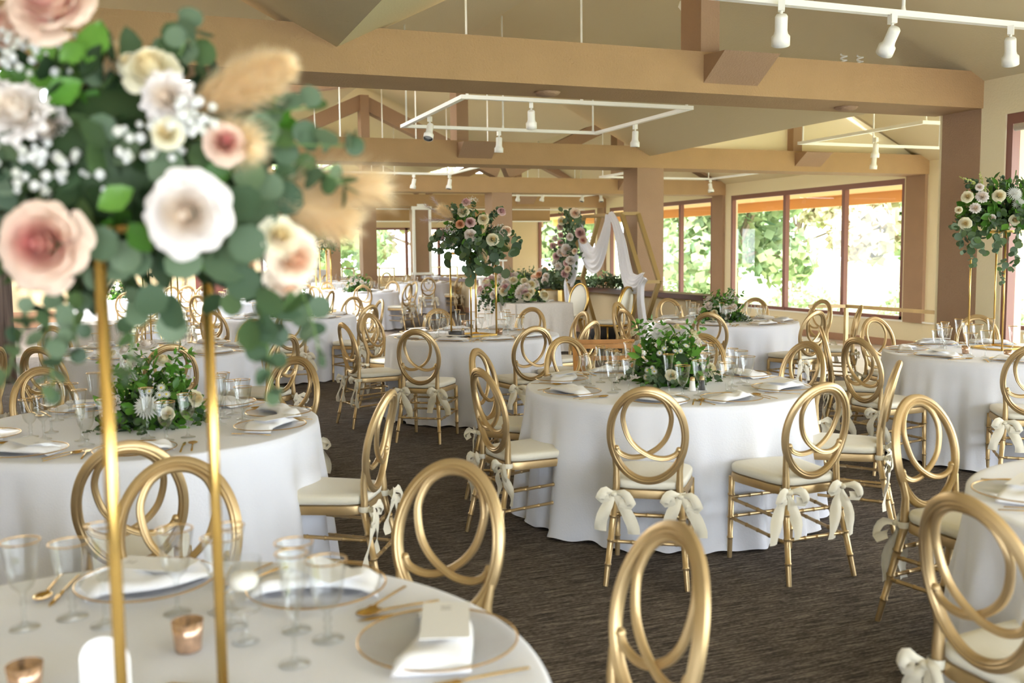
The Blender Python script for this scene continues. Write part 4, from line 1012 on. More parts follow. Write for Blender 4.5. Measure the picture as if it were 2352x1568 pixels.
for x, y, dx, dz_, ln in ((330, 640, -.1, -1, .14), (600, 640, .2, -1, .17), (680, 640, .5, -1, .12), (110, 640, .0, -1, .17), (70, 660, -.2, -1, .14), (150, 650, .2, -1, .10), (640, 330, 1, .1, .1), (680, 370, 1, -.4, .08), (410, 130, .3, 1, .05), (230, 340, 0, .3, .1), (420, 280, 1, .2, .12), (560, 270, 1, .3, .1), (300, 360, 1, 0, .1)):
    sprig(b, st2, rg_, O(x, y, ZB-.08), RT*dx+UP*dz_, ln, .045 if dz_ > -1 else .038, .4)
b.obj('eucalyptus_foliage', M['euca'], r_); st2.obj('stems', M['stem'], r_)
for k_, x, y, s, dz, tilt in (('rp', 105, 562, 104, .22, (0, -.05, 0)), ('rw', 432, 490, 98, .24, (.1, -.2, 0)), ('rp', 122, 20, 98, .18, (0, .5, 0)), ('pe', 50, 262, 78, .18, (-.2, .3, 0)), ('pe', -5, 240, 60, .16, (-.4, 0, 0)), ('pe', 120, 290, 50, .12, (0, -.3, 0)),
                              ('rc', 350, 170, 66, .14, (0, .7, 0)), ('pe', 385, 225, 62, .16, (.1, -.1, 0)), ('rp', 515, 330, 50, .16, (.5, .1, 0)), ('rc', 385, 308, 38, .2, (0, .1, 0)), ('rpe', 670, 590, 66, .12, (.7, -.3, 0)), ('rpe', 655, 640, 50, .10, (.6, -.7, 0)),
                              ('rc', 640, 545, 50, .14, (.5, .1, 0)), ('rp', 20, 70, 60, .08, (-.6, .2, 0)), ('ro', 545, 600, 40, -.02, (.3, -.4, 0)), ('rpe', 240, 230, 46, .02, (.1, .4, 0)), ('rc', 300, 150, 32, .06, (-.3, .5, 0))):
    P = O(x, y, ZB-dz); flower(r_, k_, P, VD+RT*tilt[0]+UP*tilt[1], s*(ZB-dz)/FPX*(1.0 if k_[0] == 'r' else .95), x)
plume(r_, O(445, 245, ZB-.10), O(640, 160, ZB-.14)-O(445, 245, ZB-.10), .165, .105, 21, n=5200, hair=.022)
plume(r_, O(600, 430, ZB-.02), O(800, 430, ZB-.02)-O(600, 430, ZB-.02), .18, .06, 22, n=1800, hair=.06)
plume(r_, O(600, 440, ZB-.04), O(760, 500, ZB-.04)-O(600, 440, ZB-.04), .14, .09, 23, n=3000, hair=.045)
plume(r_, O(470, 300, ZB-.1), O(560, 330, ZB-.14)-O(470, 300, ZB-.1), .10, .09, 24, n=1500, hair=.03)
plume(r_, O(225, 260, ZB-.0), O(235, 180, ZB-.02)-O(225, 260, ZB-.0), .10, .10, 25, n=1500, hair=.03)
breath(r_, O(440, 280, ZB-.18), (.06, .03, .04), 46, 71, .0075); breath(r_, O(110, 385, ZB-.16), (.13, .03, .05), 60, 72, .0075); breath(r_, O(60, 110, ZB-.1), (.08, .03, .06), 40, 73, .007)
breath(r_, O(335, 330, ZB-.18), (.07, .03, .03), 26, 74, .0075)
# votives, candle cylinder, card
def votive(x, y, z, label, s=1):
    r2 = empty('votive_holder', (x, y, z), 0, label, 'candle holder', 'mercury glass votive holders'); b = MB()
    b.lathe([(0, 0), (.026*s, 0), (.028*s, .004), (.030*s, .03*s), (.034*s, .066*s), (.0325*s, .066*s), (.027*s, .01*s), (0, .008*s)], 28); b.obj('cup', M['votive'], r2)
    b = MB(); b.lathe([(0, .009), (.025*s, .009), (.0255*s, .026*s), (0, .028*s)], 16); b.obj('candle', M['wax'], r2)
P = at_h(433, 1492, TZ); votive(P.x, P.y, TZ, 'rose-gold votive beside the right stand pole on the nearest table', .95)
P = at_h(60, 1600, TZ); votive(P.x, P.y, TZ, 'rose-gold votive at the bottom left corner of the picture', .95)
def cylinder(x, y, z, h, r, label, stem=0):
    r2 = empty('floating_candle_vase', (x, y, z), 0, label, 'candle vase', 'clear candle vases'); b = MB()
    b.lathe([(0, .002), (r, .002), (r*1.01, h*.5), (r*1.02, h)], 30, T(0, 0, stem))
    if stem: b.lathe([(0, 0), (r*.8, .002), (.012, .012), (.006, .03), (.006, stem*.8), (r*.5, stem), (0, stem)], 20)
    b.obj('glass_cylinder', M['glass'], r2)
    b = MB(); zz = stem+h*.42; b.lathe([(0, zz), (r*.75, zz+.003), (r*.86, zz+.018), (r*.7, zz+.032), (0, zz+.036)], 24); b.obj('floating_candle', M['wax'], r2)
P = at_h(565, 1475, TZ); cylinder(P.x, P.y, TZ, .11, .036, 'clear vase with a floating white candle right of the near gold pole', .07)
b = MB(); b.smooth = False; n = 18; prof = [(-.045, 0), (.045, 0), (.045, .085)]+[(.045*cos(pi*i/n), .085+.045*sin(pi*i/n)) for i in range(1, n)]+[(-.045, .085)]
k9 = len(prof); b.add([(x, -.002, z) for x, z in prof]+[(x, .002, z) for x, z in prof], [tuple(range(k9)), tuple(range(2*k9-1, k9-1, -1))]+[(i, (i+1) % k9, (i+1) % k9+k9, i+k9) for i in range(k9)])
b.box((-.05, -.012, 0), (.05, .012, .008))
P = at_h(246, 1622, TZ); o = single('arched_table_card', b.mesh('arched_table_card', M['paper']), P.x, P.y, TZ, -YAW, 'blank white arched card by the left stand pole, bottom left', 'card')
# other small things on the tables
for x, y, l in ((1148, 768, 'small rose-gold votive at the foot of the pampas bouquet stand'), (2218, 812, 'gold votive left of the slim stand on the dark-column table'), (2315, 822, 'pale votive inside the slim stand on the dark-column table'), (1066, 748, 'small votive behind the pampas stand')):
    P = at_h(x, y, TZ); votive(P.x, P.y, TZ, l, .9)
for x, y, l in ((395, 795, 'clear cylinder candle on the third left table'), (300, 800, 'clear cylinder candle left of the thin pole, third left table'), (1590, 738, 'clear cylinder candle on the low-wall table')):
    P = at_h(x, y, TZ); cylinder(P.x, P.y, TZ, .17, .04, l)
def shaker(x, y, label, m_):
    P = at_h(x, y, TZ); r2 = empty('shaker', (P.x, P.y, TZ), 0, label, 'shaker', 'salt and pepper shakers'); b = MB()
    b.lathe([(0, 0), (.019, 0), (.020, .004), (.017, .03), (.014, .06), (0, .06)], 16, mod=lambda a, z: 1+.04*cos(8*a)); b.obj('body', M[m_], r2)
    b = MB(); b.lathe([(.0145, .058), (.015, .064), (.012, .078), (0, .082)], 14); b.obj('cap', M['gold'], r2)
shaker(1590, 897, 'clear salt shaker at the foot of the centre-right centrepiece', 'cake'); shaker(1612, 895, 'grey pepper shaker beside the salt shaker at the centre-right centrepiece', 'slate')
shaker(276, 983, 'brown pepper shaker before the second left centrepiece', 'bark'); shaker(352, 980, 'white salt shaker before the second left centrepiece', 'cake'); shaker(1063, 772, 'tan pepper shaker beside the dark dish under the pampas stand', 'bark')
P = at_h(1046, 775, TZ); r2 = empty('stone_dish', (P.x, P.y, TZ), .2, 'dark slate dish on a slate tile on the middle table', 'dish'); b = MB(); b.box((-.10, -.07, 0), (.10, .07, .012)); b.obj('tile', M['slate'], r2)
b = MB(); b.lathe([(0, .013), (.05, .013), (.062, .03), (.068, .058), (.062, .058), (.055, .03), (0, .024)], 26); b.obj('bowl', M['slate'], r2)
# ------------------------------------------------------------------ sweetheart table by the arch
sx0, sx1, sy0, sy1 = 5.33, 6.28, 13.72, 15.7
b = MB(); out = []
def perim(n=160):
    pts = []
    for i in range(n):
        t = i/n*4; s_ = int(t); u = t-s_
        c = [(0, 0, 1, 0), (1, 0, 1, 1), (1, 1, 0, 1), (0, 1, 0, 0)][s_]
        pts.append((sx0+(sx1-sx0)*(c[0]+(c[2]-c[0])*u), sy0+(sy1-sy0)*(c[1]+(c[3]-c[1])*u)))
    return pts
pr_ = perim(); cx, cy = (sx0+sx1)/2, (sy0+sy1)/2; vs = [(cx, cy, .765)]; n = len(pr_)
for k_ in range(13):
    t = max(0, (k_-1)/11)
    for i, (x, y) in enumerate(pr_):
        u = Vector((x-cx, y-cy)).normalized(); f_ = (.05*t+.03*t*sin(i*.55)+.012*t*sin(i*1.3))
        vs.append((x+u.x*f_, y+u.y*f_, .765 if k_ == 0 else .76-t*.745))
fs = [(0, 1+i, 1+(i+1) % n) for i in range(n)]
for k_ in range(12):
    for i in range(n): fs.append((1+k_*n+i, 1+(k_+1)*n+i, 1+(k_+1)*n+(i+1) % n, 1+k_*n+(i+1) % n))
b.add(vs, fs); tag(b.obj('tablecloth', M['linen']), 'beige linen floor-length cloth on the small sweetheart table before the arch', 'tablecloth')
SB = Vector((5.65, 14.75, .77)); r_ = empty('floral_runner', tuple(SB), 0, 'large low spray of white, blush and mauve roses on the beige sweetheart table', 'flower arrangement'); rg_ = random.Random(5)
b = mass(rg_, 420, (.42, .95, .40), .09, .6, 'pt', .02, .4, .1); b.obj('glossy_foliage', M['green'], r_)
b = MB(); st = MB()
for i in range(26):
    a = rg_.uniform(2.4, 5.4); sprig(b, st, rg_, (cos(a)*.3, sin(a)*.7, .12), (cos(a), sin(a)*.8, -.1), rg_.uniform(.2, .35), .055, 1.8)
for i, v in enumerate(b.v):
    if v[0] > -.34 and v[1] > -1.03 and v[2] < .01: b.v[i] = (v[0], v[1], .01)
b.obj('eucalyptus_foliage', M['euca'], r_)
kk = ['rw', 'pe', 'rc', 'pe', 'rw', 'rm', 'rc', 'pem']
for i in range(46):
    d = rvec(rg_); d.z = abs(d.z)*.9+.15; d.x = -abs(d.x)*.8 if i % 3 else d.x; d.normalize()
    flower(r_, kk[i % 8], (d.x*.44, d.y*.95, d.z*.42+.02), d+Vector((-.2, -.4, .2)), rg_.uniform(.06, .085), i)
breath(r_, (0, 0, .30), (.4, .9, .15), 120, 81, .012, 'lime', 'lime_buds')
for x, y, kd, l in ((1203, 697, 'goblet', 'left of the two tall glasses on the beige sweetheart table'), (1221, 694, 'wine', 'right of the two tall glasses on the beige sweetheart table')):
    P = at_h(x, y, .765); glass_thing(kd, P.x, P.y, 0, 'tall glass, '+l, 'glasses on the sweetheart table', .766)
single('napkin', NP[1], at_h(1258, 692, .765).x, at_h(1258, 692, .765).y, .755, .9, 'folded white napkin on the beige sweetheart table', 'napkin', s=1.1)
def oval_chair(x, y, rz, label):
    r2 = empty('upholstered_oval_chair', (x, y, 0), rz, label, 'chair', 'white oval upholstered chairs')
    b = MB(); pts = [Vector((.235*sin(2*pi*i/48), -.22-.05*cos(2*pi*i/48), .72+.29*cos(2*pi*i/48))) for i in range(48)]
    b.sweep(pts, [(-.012, -.022), (.012, -.022), (.012, .022), (-.012, .022)], lambda i: Vector((0, 1, .17))); b.obj('back_frame', M['brass'], r2)
    b = MB(); M4 = T(0, -.22, .72) @ Matrix.Rotation(-pi/2+.17, 4, 'X') @ Matrix.Diagonal((.225, .28, 1, 1)); b.lathe([(0, -.025), (.85, -.022), (.99, -.01), (.99, .01), (.85, .024), (0, .03)], 40, M4); b.obj('back_pad', M['cushion'], r2)
    slab([(.95, .40), (1.02, .41), (1.02, .43), (.97, .44)], so).obj('seat_frame', M['brass'], r2); slab([(.97, .44), (1.02, .455), (1.0, .485), (.9, .495), (.4, .50)], so).obj('cushion', M['cushion'], r2)
    for sx in (-.19, .19):
        for sy in (-.18, .19):
            f = MB(); f.tube([(sx, sy, 0), (sx, sy, .41)], .012, 8); f.obj('leg', M['brass'], r2)
oval_chair(6.72, 14.85, pi/2+.25, 'white oval-back chair with gold rim behind the beige sweetheart table'); oval_chair(6.78, 13.35, pi/2-.95, 'white oval-back chair turned side-on beneath the arch')
# ------------------------------------------------------------------ hexagon arch, flowers and drape
AX, AY0, AY1 = 7.12, 13.10, 15.55; ac = (AY0+AY1)/2; hs = (AY1-AY0)/2; hz = hs*.866*1.0; AZ = hz+.02
hexv = [(ac+hs*cos(pi/3*i), AZ+hs*sin(pi/3*i)) for i in range(6)]
ar = empty('hexagon_arch', (0, 0, 0), 0, 'gilded wooden double hexagon arch standing before the brown column', 'arch')
def HX(i, q): y, z = hexv[i % 6]; t = (15.55-y)/2.45; return Vector((7.04+.15*t+.26*q, y+.05*(1-q), z))
for q, nm in ((0, 'front_hexagon'), (1, 'rear_hexagon')):
    b = MB()
    for i in range(6): b.bar(HX(i, q), HX(i+1, q), .045, .07, (1, 0, 0))
    b.obj(nm, M['gildwood'], ar)
for i in range(6): b = MB(); b.bar(HX(i, 0), HX(i, 1), .06, .05); b.obj('cross_bar', M['white'] if i == 2-1+0 and False else M['gildwood'], ar)
def drape(name, path, wid, seed, label, folds=5):
    rg2 = random.Random(seed); b = MB(); n = len(path); m2 = 26; vs = []; fs = []
    for i, p in enumerate(path):
        p = Vector(p); t = (Vector(path[min(i+1, n-1)])-Vector(path[max(i-1, 0)])).normalized(); sd = t.cross(Vector((-1, .0, 0))).normalized(); w = wid(i/(n-1))
        for k_ in range(m2+1):
            u = k_/m2*2-1; dp = .022*sin(u*pi*folds+seed+i*.05)*min(1, w*6)
            vs.append(p+sd*u*w+Vector((-1, 0, 0))*(dp+.05*(1-u*u)))
    for i in range(n-1):
        for k_ in range(m2): fs.append((i*(m2+1)+k_, i*(m2+1)+k_+1, (i+1)*(m2+1)+k_+1, (i+1)*(m2+1)+k_))
    b.add(vs, fs); return tag(b.obj(name, M['veil']), label, 'drape', 'white chiffon drapes on the arch')
def onp(x, y, dx=0): return at_x(x, y, AX-.05+dx)
def cat3(pl, n=8): return catmull([tuple(v) for v in pl], n)
drape('arch_drape', cat3([onp(1398, 492), onp(1396, 520), onp(1386, 562), onp(1372, 595), onp(1356, 592), onp(1342, 560), onp(1334, 520), onp(1330, 505)]), lambda t: .05+.17*sin(pi*min(1, t*1.0))**1.1, 3, 'white chiffon swag looped down from the top of the hexagon arch')
drape('arch_drape', cat3([onp(1404, 490), onp(1416, 515), onp(1428, 560), onp(1436, 610), onp(1446, 645), onp(1462, 652), onp(1476, 640), onp(1482, 632)]), lambda t: .05+.12*sin(pi*min(1, t*1.0)), 5, 'white chiffon swag sweeping to the right corner of the arch')
drape('arch_drape', cat3([onp(1484, 634), onp(1474, 652), onp(1472, 690), onp(1476, 730), onp(1480, 765), onp(1480, 790)]), lambda t: .07+.05*t, 7, 'white chiffon tail hanging to the floor from the right corner of the arch', 3)
drape('arch_drape', cat3([onp(1326, 580), onp(1322, 610), onp(1314, 640), onp(1304, 652), onp(1306, 700), onp(1308, 760), onp(1308, 785)]), lambda t: .06+.07*sin(pi*min(1, t*1.5)) if t < .66 else .06, 9, 'white chiffon falling below the arch flowers on the left', 3)
AB = at_x(1301, 560, AX-.12); r_ = empty('arch_flowers', tuple(AB), 0, 'cascade of blush roses and eucalyptus on the left side of the hexagon arch', 'flower arrangement'); rg_ = random.Random(15)
b = MB()
for _ in range(380):
    t = rg_.uniform(-1, 1); cy_ = 560+t*78; cx_ = 1303-8*t+rg_.gauss(0, 15)*(1-.45*t*t); p = at_x(cx_, cy_, AX-.12-rg_.uniform(0, .15))-AB; leaf(b, p, rvec(rg_)+Vector((0, 0, -.3)), Vector((-1, -.6, 0))+rvec(rg_)*.6, rg_.uniform(.06, .10), .5, 'rd' if rg_.random() < .5 else 'pt')
b.obj('eucalyptus_foliage', M['euca'], r_)
for k_, x, y, s in (('rpe', 1321, 489, .085), ('rm', 1333, 535, .09), ('rp', 1339, 551, .065), ('rc', 1290, 508, .075), ('pem', 1287, 521, .06), ('rw', 1309, 544, .065), ('rm', 1287, 558, .06), ('pe', 1300, 572, .09), ('rp', 1298, 580, .07), ('pe', 1287, 580, .07), ('rm', 1278, 588, .07), ('pem', 1270, 564, .06),
                    ('pe', 1310, 598, .08), ('rm', 1302, 604, .065), ('pe', 1283, 611, .07), ('rpe', 1304, 618, .06), ('pem', 1298, 628, .075), ('pe', 1276, 603, .06), ('rpe', 1320, 577, .05), ('rm', 1288, 540, .05), ('pe', 1275, 548, .05)):
    P = at_x(x, y, AX-.3)-AB; flower(r_, k_, P, Vector((-1, -1.2, .1))+rvec(rg_)*.3, s, x)
# garland on the low wall, cake stand, gold table with flowers
b = MB(); rg_ = random.Random(8)
for _ in range(2600):
    y = rg_.uniform(15.2, 21.2); q = rg_.gauss(0, .09); leaf(b, Vector((8.02+q, y, .93+abs(rg_.gauss(0, .09)))), rvec(rg_), rvec(rg_), rg_.uniform(.05, .10), .45, 'pt')
tag(b.obj('leaf_garland', M['euca']), 'leafy grey-green garland lying along the dark cap of the low wall', 'garland', kind='stuff')
P = at_x(1393, 653, 7.97); votive(P.x, P.y, .885, 'gold votive between the greenery on the low wall cap', 1.6)
gx, gy = 7.3, 17.6
r2 = empty('console_table', (gx, gy, 0), 0, 'glass-topped table on boxy gold legs behind the sweetheart table', 'table'); b = MB(); b.box((-.3, -.8, .86), (.3, .8, .875)); b.obj('table_top', M['slate'], r2)
for sy in (-.6, .6):
    b = MB()
    for a_, c_ in (((-.25, sy-.1), (-.21, sy+.1)), ((.21, sy-.1), (.25, sy+.1))): b.box((a_[0], a_[1], 0), (c_[0], c_[1], .86))
    b.box((-.25, sy-.1, .82), (.25, sy+.1, .86)); b.box((-.25, sy-.1, 0), (.25, sy+.1, .03)); b.obj('leg', M['brass'], r2)
r_ = empty('floral_spray', (gx-.02, gy-.5, .875), 0, 'peach and white rose spray on the gold-legged table left of the arch', 'flower arrangement'); rg_ = random.Random(18)
mass(rg_, 200, (.28, .5, .28), .09, .5, 'rd', .0, .4, 0).obj('eucalyptus_foliage', M['euca'], r_)
for i in range(13):
    d = rvec(rg_); d.z = abs(d.z)+.2; d.x = -abs(d.x); d.normalize(); flower(r_, ['rpe', 'rw', 'rc', 'ro', 'pe'][i % 5], (d.x*.26, d.y*.45, d.z*.30+.04), d+Vector((-.3, -.5, 0)), .07, i)
r_ = empty('tiered_cake_stand', (7.15, 19.6, 0), 0, 'white balustraded tiered cake stand behind the sweetheart flowers', 'cake stand')
b = MB(); b.box((-.45, -.45, 0), (.45, .45, .76)); b.obj('draped_base', M['cloth'], r_)
b = MB(); b.lathe([(0, .76), (.40, .76), (.40, .79), (0, .79)], 30); b.lathe([(0, 1.0), (.40, 1.0), (.42, 1.03), (.40, 1.06), (0, 1.06)], 30)
for i in range(14):
    a = 2*pi*i/14; b.lathe([(.012, .79), (.03, .82), (.02, .86), (.03, .93), (.012, .99)], 8, T(.34*cos(a), .34*sin(a), 0))
b.obj('balustrade', M['cake'], r_)
for z, w in ((1.36, .26), (1.64, .15)):
    b = MB(); b.lathe([(0, z), (w, z), (w, z+.03), (0, z+.03)], 26)
    for i in range(4):
        a = pi/4+pi/2*i; b.lathe([(.014, z-.30 if z < 1.5 else z-.25), (.02, z-.15), (.014, z)], 8, T(w*.7*cos(a), w*.7*sin(a), 0))
    b.obj('tier', M['cake'], r_)
# ------------------------------------------------------------------ track lights
def track(x0, x1, y0, y1, z, label, rods=1):
    r2 = empty('track_light_frame', (0, 0, 0), 0, label, 'light track', 'suspended white track frames'); t = .06
    for a_, c_ in (((x0, y0, z+.002), (x1, y0, z+.002)), ((x0, y1, z+.002), (x1, y1, z+.002)), ((x0, y0, z), (x0, y1, z)), ((x1, y0, z), (x1, y1, z))):
        b = MB(); d = (Vector(c_)-Vector(a_)).normalized()*(.028 if a_[1] == c_[1] else .026); b.bar(Vector(a_)-d, Vector(c_)+d, t, t*.7); b.obj('track_bar', M['white'], r2)
    def roofz(x, y):
        xs = [-5.12, -1.82, 1.48, 4.78, 8.08, 11.08, 14.25]
        zs = [V, RG, V, RG, V, R2_, 3.1] if y < Y1+.1 else ([4.3, RG, 4.25, RG, V, R2_, 3.1] if y < Y2+.1 else [4.6, RG+.5, 4.75, RG+.5, 3.9, R2_+.3, 3.1])
        for i in range(6):
            if xs[i] <= x <= xs[i+1]: return zs[i]+(zs[i+1]-zs[i])*(x-xs[i])/(xs[i+1]-xs[i])
        return 4
    for x, y in ((x0+.05, y0), (x1-.05, y0), (x0+.05, y1), (x1-.05, y1), ((x0+x1)/2, y0), ((x0+x1)/2, y1)):
        b = MB(); b.tube([(x, y, z), (x, y, roofz(x, y))], .013, 8); b.lathe([(.03, 0), (.018, .03), (.013, .06)], 10, T(x, y, z)); b.obj('hanging_rod', M['white'], r2)
def head(x, y, z, az, el, label):
    r2 = empty('spotlight', (x, y, z), az, label, 'spotlight', 'white track spotlights'); b = MB()
    b.box((-.022, -.03, -.05), (.022, .03, .014)); b.tube([(0, 0, -.04), (0, 0, -.14)], .011, 8); b.obj('stem', M['white'], r2)
    M4 = T(0, 0, -.13) @ Matrix.Rotation(el, 4, 'X'); b = MB(); b.lathe([(0, .06), (.034, .058), (.042, .045), (.042, -.05), (.048, -.075), (.062, -.09), (.062, -.15), (.056, -.15)], 22, M4); b.obj('lamp_housing', M['white'], r2)
    b = MB(); b.lathe([(.056, -.149), (.052, -.11), (.05, -.11)], 22, M4); b.obj('baffle', M['darkmet'], r2)
    b = MB(); b.lathe([(0, -.125), (.051, -.12)], 22, M4); b.obj('lens', M['lens'], r2)
c_ = [at_h(925, 290, 3.24), at_h(1065, 222, 3.24), at_h(1605, 250, 3.24), at_h(1350, 305, 3.24)]
fx0, fx1 = (c_[0].x+c_[1].x)/2, (c_[2].x+c_[3].x)/2; fy1, fy0 = (c_[0].y+c_[3].y)/2, (c_[1].y+c_[2].y)/2
track(fx0, fx1, fy0, fy1, 3.24, 'white rectangular track frame hanging beyond the nearest beam')
nf = at_h(2352, 60, 3.24); 
track(fx0, fx1+.9, nf.y-2.6, nf.y, 3.24, 'white track frame close overhead at the top right')
track(9.75, 12.6, fy0, fy1, 3.2, 'white track frame over the terrace side, right of the second beam post')
dY = Y2-Y1
track(fx0, fx1, fy0+dY, fy1+dY, 3.2, 'white track frame hanging beyond the second beam'); track(9.75, 12.6, fy0+dY, fy1+dY, 3.2, 'white track frame beyond the freestanding brown column, terrace side')
track(fx0, fx1, fy0+2*dY, fy1+2*dY, 3.2, 'white track frame in the farthest bay'); track(9.75, 12.6, fy0+2*dY, fy1+2*dY, 3.2, 'white track frame in the farthest terrace bay')
def headpx(x, y, z, az, el, label, Y=None):
    P = at_y(x, y, Y) if Y else at_h(x, y, z); head(P.x, P.y, z, az, el, label)
headpx(987, 270, 3.21, 2.5, .5, 'spotlight near the left corner of the frame beyond the nearest beam'); headpx(1220, 238, 3.21, -.4, .5, 'spotlight on the near bar of the frame beyond the nearest beam')
headpx(1146, 312, 3.21, 0, .1, Y=fy0 if False else fy1, label='spotlight on the far bar of the frame beyond the nearest beam'); headpx(1459, 288, 3.21, 0, .08, 'spotlight at the right end bar of the frame beyond the nearest beam')
headpx(1795, 8, 3.21, -.6, .5, 'spotlight at the top edge, left end of the overhead track'); headpx(2050, 38, 3.21, -.2, .75, 'spotlight with its white lens facing us on the overhead track'); headpx(2322, 64, 3.21, -.9, .5, 'spotlight at the right edge on the overhead track')
headpx(2012, 318, 3.17, 0, .1, 'upper spotlight on the terrace track frame', ); headpx(2008, 350, 3.17, 0, .1, 'lower spotlight on the terrace track frame')
for i, (x, y, l) in enumerate(((737, 388, 'at the left end of the second frame'), (950, 385, 'in the middle of the second frame'), (1060, 398, 'on the right corner of the second frame'), (1676, 398, 'on the terrace frame beyond the brown column'), (1707, 405, 'at the right of the terrace frame beyond the brown column'))):
    P = at_h(x, y, 3.17); Yc = fy1+dY if i != 0 and i != 2 else (fy0+dY if i == 0 else fy1+dY); P = at_y(x, y, Yc); P.x = min(max(P.x, fx0), fx1) if i < 3 else min(max(P.x, 9.75), 12.6); head(P.x, P.y, 3.17, i, .2, 'spotlight '+l)
for i, (x, l) in enumerate(((1190, 'leftmost of the far terrace row'), (1247, 'second in the far terrace row'), (1338, 'third in the far terrace row'), (1380, 'last in the far terrace row'))):
    P = at_y(x, 452, fy0+2*dY); head(P.x, P.y, 3.17, i, .3, 'spotlight '+l)
# ceiling mount with pendant rod, smoke detectors, spiral lamps
P = at_y(1575, 15, 8.6); r2 = empty('pendant_mount', (P.x, P.y, P.z), 0, 'cream ceiling cup with a white rod, above the nearest beam', 'ceiling mount'); b = MB(); b.lathe([(0, .06), (.06, .05), (.075, .0), (.03, -.06), (0, -.07)], 18); b.obj('cup', M['white'], r2)
b = MB(); b.tube([(0, 0, -.05), (0, 0, -.75)], .013, 8); b.obj('rod', M['white'], r2)
for x, y, l in ((1257, 213, 'round cream sensor under the nearest beam, left'), (1943, 247, 'round cream sensor under the nearest beam, right')):
    P = at_h(x, y, HB-.005); b = MB(); b.lathe([(0, -.03), (.07, -.03), (.10, -.015), (.115, .004), (0, .004)], 26); o = b.obj('beam_sensor', M['column']); o.location = P; tag(o, l, 'sensor', 'round sensors under the nearest beam')
for x, y, l in ((1975, 150, 'white spiral bulb standing on the nearest beam'), (1938, 144, 'dim spiral bulb left of the white one on the nearest beam')):
    P = at_y(x, y, Y1+.5); r2 = empty('spiral_bulb', (P.x, P.y, HT), 0, l, 'bulb', 'spiral bulbs on the nearest beam'); b = MB(); b.lathe([(0, 0), (.06, 0), (.05, .03), (.03, .05), (0, .05)], 14); b.obj('socket', M['white'], r2)
    b = MB(); b.tube([(.028*cos(t*.5), .028*sin(t*.5), .05+.0032*t) for t in range(44)], .009, 6); b.obj('spiral_tube', M['white'], r2)
# ------------------------------------------------------------------ rail, folding stand, bag, screen, bar
r2 = empty('hand_rail', (0, 0, 0), 0, 'square gold handrail before the terrace window, ending at the dark column', 'railing')
for nm, a_, c_ in (('top_rail', (8.02, 9.55, .86), (8.02, 8.12, .86)), ('side_rail', (8.02, 9.55, .86), (7.62, 9.75, .86)), ('post', (8.02, 9.55, -.42), (8.02, 9.55, .88))):
    b = MB(); b.bar(a_, c_, .04, .04); b.obj(nm, M['gold'], r2)
for i, (x0, x1, yy, l) in enumerate(((870, 905, 29.3, 'small gold rail between the brown column and the moulded column'), (785, 812, 30.0, 'low gold rail before the far left window'), (985, 1050, 29.6, 'low gold rail right of the moulded column'))):
    a_ = at_y(x0, 600, yy); c_ = at_y(x1, 600, yy); r2 = empty('hand_rail', (0, 0, 0), 0, l, 'railing', 'distant gold railings')
    for nm, p, q in (('top_rail', (a_.x, yy, 1.1), (c_.x, yy, 1.1)), ('post', (a_.x, yy, 0), (a_.x, yy, 1.12)), ('post', (c_.x, yy, -.42), (c_.x, yy, 1.12))):
        b = MB(); b.bar(p, q, .04, .04); b.obj(nm, M['gold'], r2)
P = at_h(1392, 790, .80); r2 = empty('folding_tray_stand', (P.x, P.y, 0), -.35, 'orange wooden folding stand between the tables, behind the centre-right centrepiece', 'folding stand')
for sx in (-.24, .24):
    b = MB(); b.bar((sx, -.2, 0), (sx, .2, .80), .03, .045, (1, 0, 0)); b.obj('leg', M['wood'], r2); b = MB(); b.bar((sx*.85, .2, 0), (sx*.85, -.2, .80), .03, .045, (1, 0, 0)); b.obj('leg', M['wood'], r2)
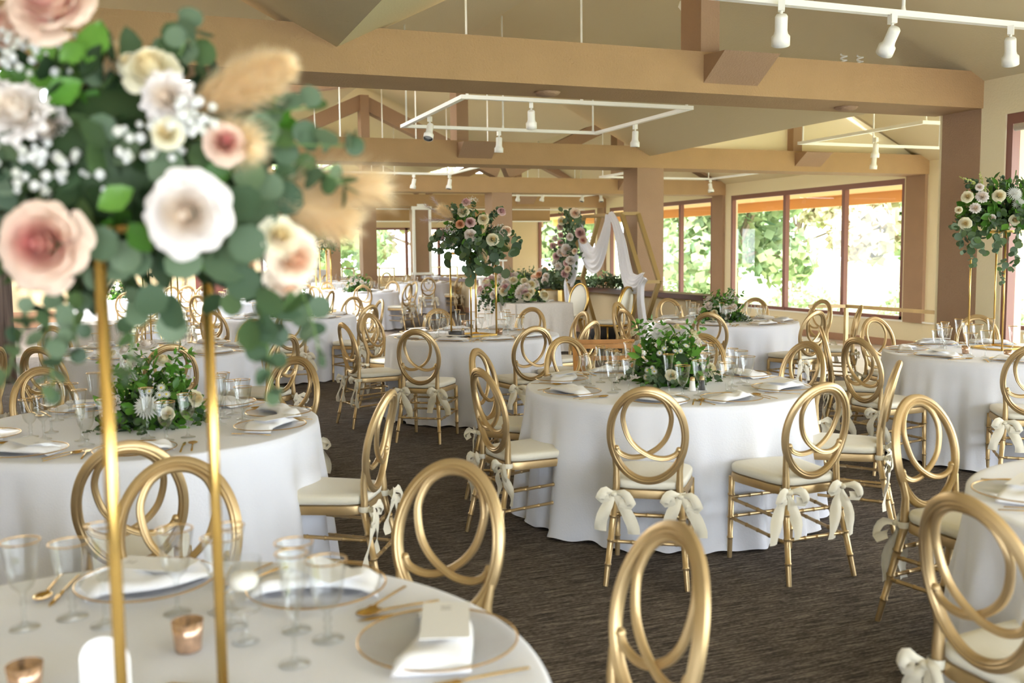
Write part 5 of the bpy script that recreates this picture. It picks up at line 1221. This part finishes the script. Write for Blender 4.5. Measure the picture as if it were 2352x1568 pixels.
for y_, z_ in ((-.2, .80), (.2, .80), (-.16, .70), (.1, .18)): b = MB(); b.box((-.26, y_-.012, z_-.015), (.26, y_+.012, z_+.02)); b.obj('rail', M['wood'], r2)
P = at_h(1390, 780, .02); b = MB(); n = 0
b.lathe([(0, 0), (.9, 0), (1.0, .35), (.9, .75), (.5, .95), (0, 1)], 22, Matrix.Diagonal((.22, .42, .26, 1)), mod=lambda a, z: 1+.06*sin(5*a)+.04*sin(9*a+z*6)); o = b.obj('cloth_bag', M['black']); o.location = (min(P.x, 7.65), P.y, .003); tag(o, 'black cloth bag slumped on the floor against the low wall', 'bag')
r2 = empty('scroll_screen', (-1.72, 13.7, 0), .15, 'weathered wood post with black iron scrollwork at the left edge', 'screen'); b = MB(); b.box((.0, -.08, 0), (.22, .08, 2.2)); b.obj('post', M['bark'], r2)
b = MB()
for z in (.35, .75, 1.15, 1.55, 1.95):
    for s in (-1, 1): b.tube([(-.02-.22+s*(.16-.0062*t)*cos(t*.35)*1.0, 0, z+(.17-.0065*t)*sin(t*.35)) for t in range(24)], .007, 6)
for z in (.05, 1.35, 2.1): b.tube([(0, 0, z), (-.7, 0, z)], .008, 6)
b.tube([(-.05, 0, 0), (-.05, 0, 2.15)], .009, 6); b.tube([(-.55, 0, 0), (-.55, 0, 2.15)], .009, 6); b.obj('iron_scrollwork', M['iron'], r2)
P = at_h(160, 790, .76); b = MB(); b.box((-.5, -.4, .01), (.5, .4, .76)); o = b.obj('draped_side_table', M['linen']); o.location = (P.x, P.y+3.0, 0); tag(o, 'beige-draped box table near the end wall at the left', 'table')
P = at_y(705, 620, 31.3); r2 = empty('bar_table', (P.x, 31.3, 0), 0, 'white draped high bar table far back at the centre left', 'table'); b = MB(); b.box((-.7, -.3, .01), (.7, .3, 1.05)); b.obj('drape', M['cloth'], r2)
for i in range(4):
    b = MB(); b.lathe([(0, 0), (.038, 0), (.038, .19), (.014, .24), (.014, .30), (0, .30)], 12); o = b.obj('wine_bottle', M['bottle']); o.location = (P.x-.1+.15*i, 31.3, 1.052); tag(o, 'dark wine bottle standing on the far bar table', 'bottle', 'dark wine bottles on the far bar table')
